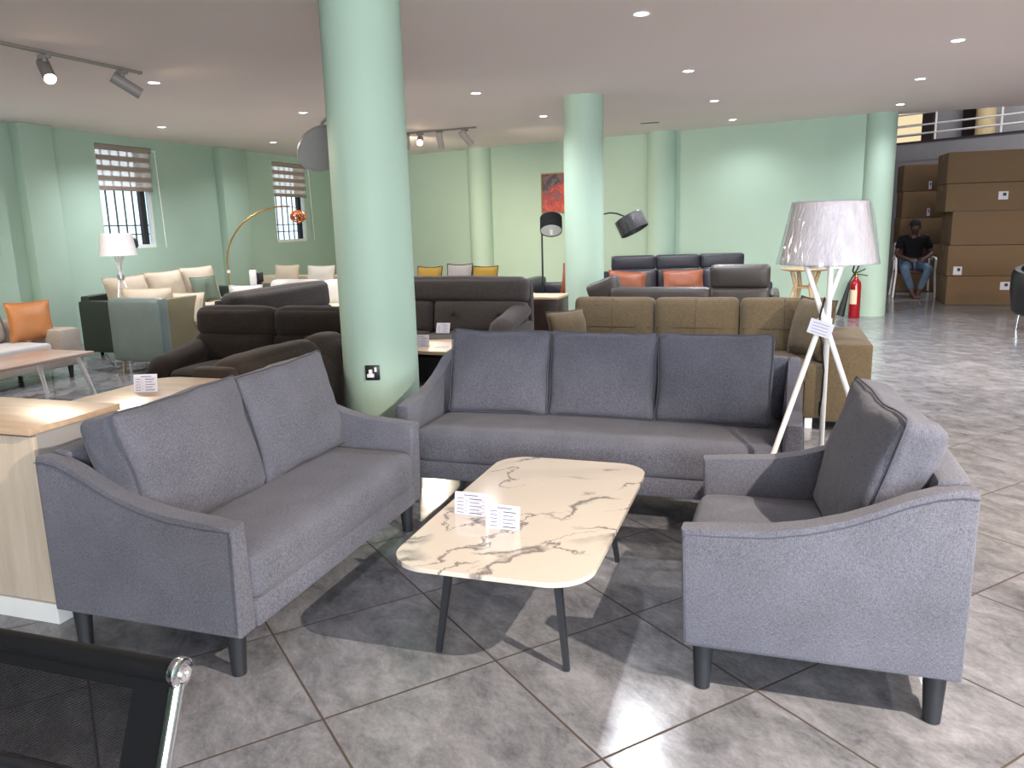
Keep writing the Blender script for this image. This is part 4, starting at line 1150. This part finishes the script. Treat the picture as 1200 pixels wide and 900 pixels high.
# ------------------------------------------------------------------ taupe sofa
t = thing('taupe_sofa', 'olive taupe three-seat sofa with block arms and tufted back cushions behind the grey sofa', 'sofa', (-.53, 6.55, 0))
bm = bmesh.new(); box(bm, -.92, .74, -.86, -.04, .08, .33, .015); obj('base', bm, M_taupe, t)
for k in range(3):
    bm = bmesh.new(); softbox(bm, (-.625+.585*k - .04, -.50, .385), (.58, .72, .13), .035, (0, 0, .012), n=7); obj('seat_cushion', bm, M_taupe, t)
    bm = bmesh.new()
    xx = -.70+.65*k + .0
    softbox(bm, (xx, -.20, .625), (.645, .19, .44), .05, (0, .035, .0), n=12, wob=.003, M=rot('X', -9), seed=k)
    bc = obj('back_cushion', bm, M_taupe, t)
    bm = bmesh.new(); Mx = tr(xx, -.20, .625) @ rot('X', -9)
    for yy in (-.131,):
        tube(bm, [Mx @ Vector((0, yy+.034*(abs(z)/.22)**2.2, z)) for z in (-.2, -.1, 0, .1, .2)], .0035, 5)
        tube(bm, [Mx @ Vector((x, yy+.034*(abs(x)/.32)**2.2, -.02)) for x in (-.30, -.15, 0, .15, .30)], .0035, 5)
    obj('seam', bm, M_taupes, bc)
bm = bmesh.new(); softbox(bm, (-.05, -.06, .43), (1.98, .14, .70), .04, n=5); obj('back_frame', bm, M_taupe, t)
bm = bmesh.new(); box(bm, .87, 1.155, -.91, -.0, .07, .605, .012, 3); obj('arm', bm, M_taupe, t)
bm = bmesh.new(); box(bm, -1.21, -.97, -.88, -.0, .07, .555, .012, 3); obj('arm', bm, M_taupe, t)
for q in ((.74, .87), (-.97, -.92)):
    bm = bmesh.new(); box(bm, *q, -.86, -.04, .08, .45, .015); obj('seat_side', bm, M_taupe, t)
for x in (-1.1, .78, 1.05):
    for y in (-.82, -.08):
        bm = bmesh.new(); box(bm, x-.025, x+.025, y-.025, y+.025, 0, .075, .003); obj('leg', bm, M_white, t)
pillow('throw_pillow', 'taupe cushion leaning inside the left arm of the taupe sofa', (-1.54, 6.02, .462), .38, .31, .17, M_taupe, 14, 55, trim=M_taupes)
pillow('throw_pillow', 'taupe cushion leaning against the right arm of the taupe sofa', (.25, 5.98, .462), .44, .42, .17, M_taupe, 14, -60, trim=M_taupes)

# ------------------------------------------------------------------ leather sofas at the back
def slate_sofa():
    t = thing('slate_leather_sofa', 'dark slate leather sofa with raised headrests along the back wall', 'sofa', (-1.36, 11.52, 0), R(18.5))
    W = 2.2
    bm = bmesh.new(); box(bm, -W/2, W/2, -.85, -.05, .08, .32, .02); obj('base', bm, M_leath, t)
    bm = bmesh.new(); softbox(bm, (0, -.06, .42), (W, .12, .66), .03, n=4); obj('back_frame', bm, M_leath, t)
    for k in range(3):
        x = -.62+.62*k
        bm = bmesh.new(); softbox(bm, (x, -.48, .37), (.61, .66, .15), .04, (0, 0, .015), n=6); obj('seat_cushion', bm, M_leath, t)
        bm = bmesh.new(); softbox(bm, (x, -.20, .60), (.61, .20, .34), .05, (0, .03, 0), n=7, M=rot('X', -8)); obj('back_cushion', bm, M_leath, t)
        bm = bmesh.new(); softbox(bm, (x, -.12, .855), (.61, .13, .20), .03, (0, .01, 0), n=6, M=rot('X', 6)); obj('headrest', bm, M_leath, t)
    for s in (-1, 1):
        bm = bmesh.new(); softbox(bm, (s*(W/2-.07), -.46, .36), (.17, .82, .50), .04, n=5); obj('arm', bm, M_leath, t)
    for sx in (-1, 1):
        for y in (-.8, -.1):
            bm = bmesh.new(); leg(bm, (sx*.98, y, 0), (sx*.98, y, .09), .02, .022); obj('leg', bm, M_chrome, t)
slate_sofa()
c18, s18 = math.cos(R(18.5)), math.sin(R(18.5))
def onG(x, y, z): return (-1.36 + x*c18 - y*s18, 11.52 + x*s18 + y*c18, z)
pillow('lumbar_pillow', 'burnt orange cushion on the slate leather sofa, the left one of two', onG(-.75, -.42, .46), .52, .30, .14, M_orange, 16, 18.5, 6, seed=2)
pillow('lumbar_pillow', 'burnt orange cushion on the slate leather sofa, the right one of two', onG(.02, -.42, .46), .56, .30, .14, M_orange, 16, 18.5, 0, seed=5)

t = thing('brown_leather_recliner', 'grey-brown leather corner recliner with adjustable backs before the slate leather sofa', 'sofa', (-.93, 7.92, 0))
# seats face the back wall (+y), backs towards the camera
bm = bmesh.new(); box(bm, -.84, .86, .02, .74, .08, .34, .02); obj('base', bm, M_leath2, t)
bm = bmesh.new(); softbox(bm, (-.16, .07, .44), (1.0, .16, .70), .05, n=6); obj('low_back', bm, M_leath2, t)
bm = bmesh.new(); softbox(bm, (.60, .06, .45), (.56, .18, .68), .05, n=6); obj('back_cushion', bm, M_leath2, t)
bm = bmesh.new(); softbox(bm, (.60, .05, .895), (.56, .14, .22), .045, (0, .015, 0), n=7, M=rot('X', 6)); obj('headrest', bm, M_leath2, t)
bm = bmesh.new(); softbox(bm, (.92, .40, .43), (.10, .70, .60), .05, n=5); obj('arm', bm, M_leath2, t)
bm = bmesh.new(); softbox(bm, (.02, .46, .40), (1.74, .56, .14), .04, n=6); obj('seat_cushion', bm, M_leath2, t)
bm = bmesh.new(); softbox(bm, (-.70, .16, .66), (.34, .20, .42), .05, (0, .01, 0), n=7, M=rot('Y', -22)); obj('chaise_back', bm, M_leath2, t)
bm = bmesh.new(); softbox(bm, (-.70, .08, .40), (.26, .14, .56), .05, n=6); obj('corner_panel', bm, M_leath2, t)
for sx in (-.76, .80):
    for y in (.1, .66):
        bm = bmesh.new(); leg(bm, (sx, y, 0), (sx, y, .09), .02, .022); obj('leg', bm, M_chrome, t)

# tall side table
t = thing('ash_side_table', 'tall ash wood side table with round top and splayed legs at the back wall', 'table', (.36, 10.95, 0))
bm = bmesh.new(); lathe(bm, [(0, .755), (.27, .755), (.315, .772), (.315, .782), (0, .782)], 40); obj('table_top', bm, M_ash, t)
for k in range(4):
    a = R(45+90*k-18)
    f = lambda r_: (r_*math.cos(a), r_*math.sin(a))
    bm = bmesh.new(); tube(bm, [(*f(.27), 0), (*f(.15), .50), (*f(.13), .56), (*f(.19), .757)], [.02, .026, .026, .026], 8); obj('leg', bm, M_ash, t)
bm = bmesh.new()
for k in range(4):
    a, b = R(45+90*k-18), R(45+90*(k+1)-18)
    tube(bm, [(.135*math.cos(a), .135*math.sin(a), .54), (.135*math.cos(b), .135*math.sin(b), .54)], .014, 6)
obj('stretcher', bm, M_ash, t)

# fire extinguisher
t = thing('fire_extinguisher', 'red fire extinguisher with black horn standing by the end column', 'fire extinguisher', (1.07, 12.19, 0))
bm = bmesh.new(); lathe(bm, [(0, 0), (.072, 0), (.078, .012), (.078, .46), (.068, .51), (.04, .545), (.028, .56), (.028, .575), (0, .575)], 28); obj('cylinder', bm, M_red, t)
bm = bmesh.new(); Mx = rot('Z', -115)
t2 = bmesh.new()
n = 8
for k in range(n):
    a0, a1 = R(-38+76*k/n), R(-38+76*(k+1)/n)
    vs = [bm.verts.new(Mx @ Vector((.0795*math.cos(a), .0795*math.sin(a), z))) for a, z in ((a0, .20), (a1, .20), (a1, .40), (a0, .40))]
    bm.faces.new(vs)
t2.free()
obj('label_panel', bm, plain('cream_label', '#d9c9a8', .5), t)
bm = bmesh.new(); lathe(bm, [(0, .573), (.022, .573), (.024, .60), (.014, .63), (0, .63)], 16); obj('valve', bm, M_gold, t)
bm = bmesh.new(); tube(bm, [(-.02, 0, .63), (.05, -.01, .655), (.115, -.02, .69)], .008, 6); tube(bm, [(-.02, 0, .615), (.06, -.01, .61), (.15, -.02, .595)], .008, 6); obj('handle', bm, M_blk, t)
bm = bmesh.new()
tube(bm, [(-.01, -.01, .61), (-.05, -.02, .66), (-.03, -.03, .76), (.02, -.035, .83), (.045, -.035, .80), (.01, -.04, .70), (-.04, -.05, .60), (-.09, -.06, .50)], .012, 8); obj('hose', bm, M_rubber, t)
bm = bmesh.new(); tube(bm, [(-.09, -.06, .50), (-.10, -.064, .44), (-.145, -.075, .24), (-.185, -.085, .05), (-.19, -.086, .035)], [.016, .024, .04, .055, .056], 18); obj('horn', bm, M_rubber, t)

# ------------------------------------------------------------------ hall: boxes, person, chair
def carton(lab, x0, x1, y0, y1, z0, z1, label_at=None, tape=True, group=None):
    t = thing('cardboard_box', lab, 'box', ((x0+x1)/2, (y0+y1)/2, z0), 0, group)
    hx, hy, h = (x1-x0)/2, (y1-y0)/2, z1-z0
    bm = bmesh.new(); box(bm, -hx, hx, -hy, hy, .002, h-.004, .006, 2); b = obj('carton', bm, M_card1, t)
    bm = bmesh.new(); box(bm, -hx-.001, hx+.001, -.03, .03, h-.0045, h-.003); box(bm, -hx-.0012, -hx, -.03, .03, h-.10, h-.003); obj('tape', bm, M_card2, t)
    if label_at:
        for (lx, lz, w_, h_) in label_at:
            bm = bmesh.new(); box(bm, lx-w_/2, lx+w_/2, -hy-.0015, -hy-.0004, lz-h_/2, lz+h_/2); box(bm, lx-w_*.05, lx+w_*.30, -hy-.0022, -hy-.001, lz-h_*.05, lz+h_*.32, mi=1)
            obj('shipping_label', bm, [M_paper, M_ink2], t)
zs = [0, .455, .925, 1.44, 1.86, 2.33]
xs = [2.545, 2.53, 2.55, 2.44, 2.43]
labs = [[(-.35, .30, .13, .12)], [(-1.0, .08, .12, .13)], None, [(-.38, .22, .13, .12)], None]
words = ['bottom', 'second from bottom', 'middle', 'second from top', 'topmost']
for k in range(5):
    carton('long brown cardboard box at right, %s of the front stack of five' % words[k], xs[k], xs[k]+2.3, 14.0, 14.85, zs[k], zs[k+1], labs[k], group='boxes in the front stack')
z2 = [0, .42, .86, 1.34, 1.82, 2.30]
for k in range(5):
    carton('brown cardboard box behind the seated person, %s of its stack' % words[k], 2.15+.015*(k % 2), 2.84+.01*(k % 3), 16.5, 17.3, z2[k], z2[k+1], [(.10, .10, .05, .14)] if k > 1 else None, group='boxes in the stack behind the person')
z3 = [0, .5, 1.0, 1.5, 2.0]
for k in range(4):
    carton('brown cardboard box next to the end column, %s of the rear stack' % ['bottom', 'second from bottom', 'second from top', 'topmost'][k], 1.50, 2.10, 17.4, 18.1, z3[k], z3[k+1]+.0, None, group='boxes in the rear stack')

# tubular chair with the seated person
PX, PY = 2.27, 15.50
t = thing('tubular_armchair', 'white tubular-framed armchair under the seated person before the boxes', 'chair', (PX, PY, 0))
for s in (-1, 1):
    bm = bmesh.new(); tube(bm, [(s*.33, -.28, 0), (s*.30, -.27, .42), (s*.31, -.27, .64), (s*.31, -.22, .67), (s*.31, .10, .67), (s*.30, .16, .63)], .018, 10); obj('arm_frame', bm, M_white, t)
    bm = bmesh.new(); tube(bm, [(s*.31, .30, 0), (s*.28, .20, .44), (s*.27, .26, .92)], .018, 10); obj('leg', bm, M_white, t)
bm = bmesh.new(); softbox(bm, (0, -.02, .43), (.56, .50, .05), .02, n=5); obj('seat', bm, plain('maroon_seat', '#4a1b20', .7), t)
bm = bmesh.new(); softbox(bm, (0, .235, .70), (.53, .04, .36), .015, n=5, M=rot('X', -6)); obj('backrest', bm, plain('maroon_back', '#4a1b20', .7), t)
bm = bmesh.new(); tube(bm, [(-.31, -.27, .10), (.31, -.27, .10)], .012, 8); obj('stretcher', bm, M_blk, t)

def skin_mesh(name, joints, bones, root, mat, parent, sub=2):
    me = bpy.data.meshes.new(name)
    keys = list(joints)
    me.from_pydata([joints[k][:3] for k in keys], [(keys.index(a), keys.index(b)) for a, b in bones], [])
    o = bpy.data.objects.new(name, me); COL.objects.link(o)
    md = o.modifiers.new('skin', 'SKIN')
    for i, k in enumerate(keys):
        r_ = joints[k][3]; r_ = r_ if isinstance(r_, tuple) else (r_, r_)
        me.skin_vertices[0].data[i].radius = r_
        me.skin_vertices[0].data[i].use_root = (k == root)
    md.use_smooth_shade = True
    sb = o.modifiers.new('sub', 'SUBSURF'); sb.levels = sub; sb.render_levels = sub
    me.materials.append(mat)
    if parent: o.parent = parent
    return o

person = thing('person', 'person in a dark polo shirt and jeans sitting barefoot on the tubular chair, head bowed', 'person', (PX, PY, 0))
J = {'pel': (0, .06, .55, (.15, .11)), 'sp1': (0, .09, .72, (.13, .10)), 'sp2': (0, .10, .86, (.155, .105)), 'ch': (0, .09, .96, (.14, .09)),
     'nk': (-.0, .04, 1.06, .052), 'nk2': (-.005, .01, 1.11, .05), 'hd': (-.01, -.035, 1.165, (.074, .088)), 'hd2': (-.01, -.03, 1.235, (.07, .082))}
B = [('pel', 'sp1'), ('sp1', 'sp2'), ('sp2', 'ch'), ('ch', 'nk'), ('nk', 'nk2'), ('nk2', 'hd'), ('hd', 'hd2')]
for s, n_ in ((-1, 'l'), (1, 'r')):
    J.update({n_+'sh': (s*.185, .08, .985, .062), n_+'el': (s*.285, .02, .735, .043), n_+'wr': (s*.15, -.20, .66, .029), n_+'pm': (s*.09, -.265, .635, (.04, .018)),
              n_+'hp': (s*.10, .0, .52, .088), n_+'kn': (s*.19, -.40, .50, .062), n_+'cf': (s*.12, -.39, .32, .054), n_+'an': (s*.045, -.42, .075, .036), n_+'hl': (s*.045, -.40, .035, .032), n_+'ft': (s*.05 - s*.03, -.54, .030, (.036, .024)), n_+'to': (s*.05-s*.03, -.60, .022, (.034, .016))})
    B += [('ch', n_+'sh'), (n_+'sh', n_+'el'), (n_+'el', n_+'wr'), (n_+'wr', n_+'pm'), ('pel', n_+'hp'), (n_+'hp', n_+'kn'), (n_+'kn', n_+'cf'), (n_+'cf', n_+'an'), (n_+'an', n_+'hl'), (n_+'an', n_+'ft'), (n_+'ft', n_+'to')]
    for q in range(4):
        a = n_+'f%d' % q; L_ = (.05, .058, .054, .042)[q]
        base = Vector((s*(.105-.018*q), -.285, .634))
        J[a+'a'] = (*(base + Vector((-s*.012, -.028, -.004))), .0095); J[a+'b'] = (*(base + Vector((-s*.030, -.02-L_*.6, -.028))), .0085)
        B += [(n_+'pm', a+'a'), (a+'a', a+'b')]
    J[n_+'th'] = (s*.075, -.245, .668, .011); J[n_+'th2'] = (s*.045, -.275, .670, .0095)
    B += [(n_+'wr', n_+'th'), (n_+'th', n_+'th2')]
skin_mesh('body', J, B, 'pel', M_skin, person)
# nose, ears, hair
bm = bmesh.new()
softbox(bm, (-.01, -.125, 1.165), (.03, .035, .045), .012, n=3)
for s in (-1, 1): softbox(bm, (-.01+s*.083, -.03, 1.175), (.016, .04, .06), .007, n=3)
obj('face_features', bm, M_skin, person)
bm = bmesh.new(); softbox(bm, (-.01, .008, 1.232), (.18, .19, .20), .086, n=9, wob=.006); obj('hair', bm, M_hair, person)
JS = {'a': (0, .065, .52, (.178, .138)), 'b': (0, .09, .72, (.155, .12)), 'c': (0, .10, .86, (.178, .125)), 'd': (0, .09, .97, (.158, .105)), 'e': (0, .06, 1.035, (.085, .075))}
BS = [('a', 'b'), ('b', 'c'), ('c', 'd'), ('d', 'e')]
for s, n_ in ((-1, 'l'), (1, 'r')):
    JS.update({n_+'1': (s*.19, .08, .985, .08), n_+'2': (s*.262, .035, .80, .066)}); BS += [('d', n_+'1'), (n_+'1', n_+'2')]
skin_mesh('polo_shirt', JS, BS, 'a', M_shirt, person)
JT = {'p': (0, .05, .55, (.165, .12))}; BT = []
for s, n_ in ((-1, 'l'), (1, 'r')):
    JT.update({n_+'h': (s*.10, -.02, .525, .10), n_+'k': (s*.19, -.405, .50, .078), n_+'c': (s*.125, -.395, .32, .070), n_+'a': (s*.055, -.415, .13, .052)})
    BT += [('p', n_+'h'), (n_+'h', n_+'k'), (n_+'k', n_+'c'), (n_+'c', n_+'a')]
skin_mesh('jeans', JT, BT, 'p', M_jean, person)

# black tub chair at right edge
t = thing('black_tub_chair', 'black leather tub chair with chrome legs at the right edge', 'armchair', (3.13, 11.05, 0), R(25))
bm = bmesh.new()
prof = []
bmq = bmesh.new()
ring_o, ring_i = .42, .30
N_ = 28
verts = []
for k in range(N_+1):
    a = R(-60 + 300*k/N_) + R(0)
    hgt = .80 - .16*abs(k/N_-.5)*2
    row = []
    for (r_, z) in ((ring_i, .44), (ring_i, hgt-.04), (ring_i+.03, hgt), (ring_o-.03, hgt), (ring_o, hgt-.05), (ring_o+.005, .5), (ring_o-.03, .24), (ring_o-.08, .20)):
        row.append(bm.verts.new((r_*math.cos(a+R(0)), r_*math.sin(a), z)))
    verts.append(row)
for a, b in zip(verts, verts[1:]):
    for i in range(7): bm.faces.new((a[i], a[i+1], b[i+1], b[i]))
    bm.faces.new((a[7], a[0], b[0], b[7]))
bm.faces.new(verts[0]); bm.faces.new(verts[-1][::-1])
bmq.free()
obj('shell', bm, M_blkl, t, 50)
bm = bmesh.new(); softbox(bm, (0, 0, .34), (.62, .62, .24), .10, (0, 0, .02), n=8); obj('seat', bm, M_blkl, t)
for k in range(4):
    a = R(45+90*k); bm = bmesh.new(); leg(bm, (.32*math.cos(a), .32*math.sin(a), 0), (.30*math.cos(a), .30*math.sin(a), .25), .016, .018); obj('leg', bm, M_chrome, t)

# big arc lamp with grey dome, its post behind the front column
t = thing('dome_arc_lamp', 'large grey lamp dome near the ceiling, half hidden by the front column', 'lamp', (-2.56, 5.0, 0))
bm = bmesh.new(); lathe(bm, [(0, 0), (.13, 0), (.13, .04), (.02, .05), (0, .05)], 28); obj('base', bm, M_blk, t)
bm = bmesh.new(); tube(bm, [(0, 0, .04), (0, 0, 1.7), (-.01, 0, 1.95), (-.03, -.08, 2.14), (-.07, -.19, 2.21), (-.13, -.32, 2.20), (-.19, -.41, 2.10), (-.20, -.42, 2.05)], .012, 10); obj('arc_pole', bm, M_chrome, t)
Mt = tr(-.165, -.46, 1.935) @ Vector((-.62, .42, .62)).to_track_quat('Z', 'Y').to_matrix().to_4x4()
bm = bmesh.new()
pr = [(.165*math.sin(R(a)), .10*math.cos(R(a))) for a in range(0, 91, 9)]
lathe(bm, pr + [(.155, 0)] + [(.155*math.sin(R(a)), .09*math.cos(R(a))) for a in range(81, -1, -9)], 40, Mt); obj('lamp_shade', bm, M_domeg, t)
bm = bmesh.new(); lathe(bm, [(0, .006), (.154, .006), (.154, .012), (0, .012)], 40, Mt); obj('diffuser', bm, M_domeg, t)

# wall socket on the front column
ang = math.atan2(-4.39-.0, 2.33) - R(13)
t = thing('wall_socket', 'black and steel plug socket with white plug on the front column', 'socket', (-2.33+.232*math.cos(ang), 4.39+.232*math.sin(ang), .60), ang+R(90))
bm = bmesh.new(); box(bm, -.043, .043, -.012, .004, -.045, .045, .003); obj('plate', bm, M_blk, t)
bm = bmesh.new(); box(bm, -.030, .012, -.028, -.010, -.026, -.004, .003); box(bm, -.018, .002, -.030, -.010, -.006, .022, .003); obj('plug', bm, M_white, t)
bm = bmesh.new(); box(bm, .014, .028, -.018, -.010, .006, .034, .002); obj('switch', bm, M_white, t)

# ------------------------------------------------------------------ camera, sky, colour
cam = bpy.data.cameras.new('camera'); co = bpy.data.objects.new('camera', cam); COL.objects.link(co)
cam.sensor_width = 36; cam.lens = 930/1200*36; cam.clip_start = .05; cam.clip_end = 200
pitch, roll, yaw = .201, .027, R(18.5)
cr_, sr_ = math.cos(roll), math.sin(roll)
fwd = Vector((0, math.cos(pitch), -math.sin(pitch))); rt = Vector((1, 0, 0)); dn = Vector((0, -math.sin(pitch), -math.cos(pitch)))
r2 = cr_*rt + sr_*dn; d2 = -sr_*rt + cr_*dn
Mc = Matrix((r2, -d2, -fwd)).transposed().to_4x4()
co.matrix_world = Matrix.Translation((0, 0, 1.459)) @ Matrix.Rotation(yaw, 4, 'Z') @ Mc
S.camera = co

w = bpy.data.worlds.new('world'); S.world = w; w.use_nodes = True
bg = w.node_tree.nodes['Background']; bg.inputs[0].default_value = (.86, .93, 1, 1); bg.inputs[1].default_value = 2.2
# daylight through the glazed shop front behind the camera
l = bpy.data.lights.new('shopfront_daylight', 'AREA'); l.shape = 'RECTANGLE'; l.size = 8.4; l.size_y = 2.5; l.energy = 1080; l.color = (.88, .94, 1)
lo = bpy.data.objects.new('shopfront_daylight', l); COL.objects.link(lo); lo.location = (4.2, -4.7, 1.35); lo.rotation_euler = (R(90), 0, R(0))

# unseen hall lamp, there to brighten the boxes and balcony wall
def unseen_hall_lamp(x, y, e):
    t = tag(obj('unseen_hall_lamp', (lambda b: (lathe(b, [(0, -.03), (.25, -.03), (.25, 0), (0, 0)], 24), b)[1])(bmesh.new()), M_ldown), 'unseen round lamp on the hall ceiling, brightening the boxes and balcony wall', 'ceiling light', 'unseen hall lamps')
    t.location = (x, y, 6.199)
    l = bpy.data.lights.new('unseen_hall_light', 'POINT'); l.energy = e; l.shadow_soft_size = .3
    o = bpy.data.objects.new('unseen_hall_light', l); COL.objects.link(o); o.location = (x, y, 6.0)
unseen_hall_lamp(4.5, 16.2, 430)

S.view_settings.view_transform = 'Standard'; S.view_settings.look = 'None'; S.view_settings.gamma = 1; S.view_settings.use_curve_mapping = False
S.view_settings.exposure = .1
S.cycles.use_denoising = True
S.cycles.max_bounces = 8; S.cycles.diffuse_bounces = 5; S.cycles.glossy_bounces = 4; S.cycles.transparent_max_bounces = 12
S.cycles.sample_clamp_indirect = 6
S.cycles.caustics_reflective = False; S.cycles.caustics_refractive = False
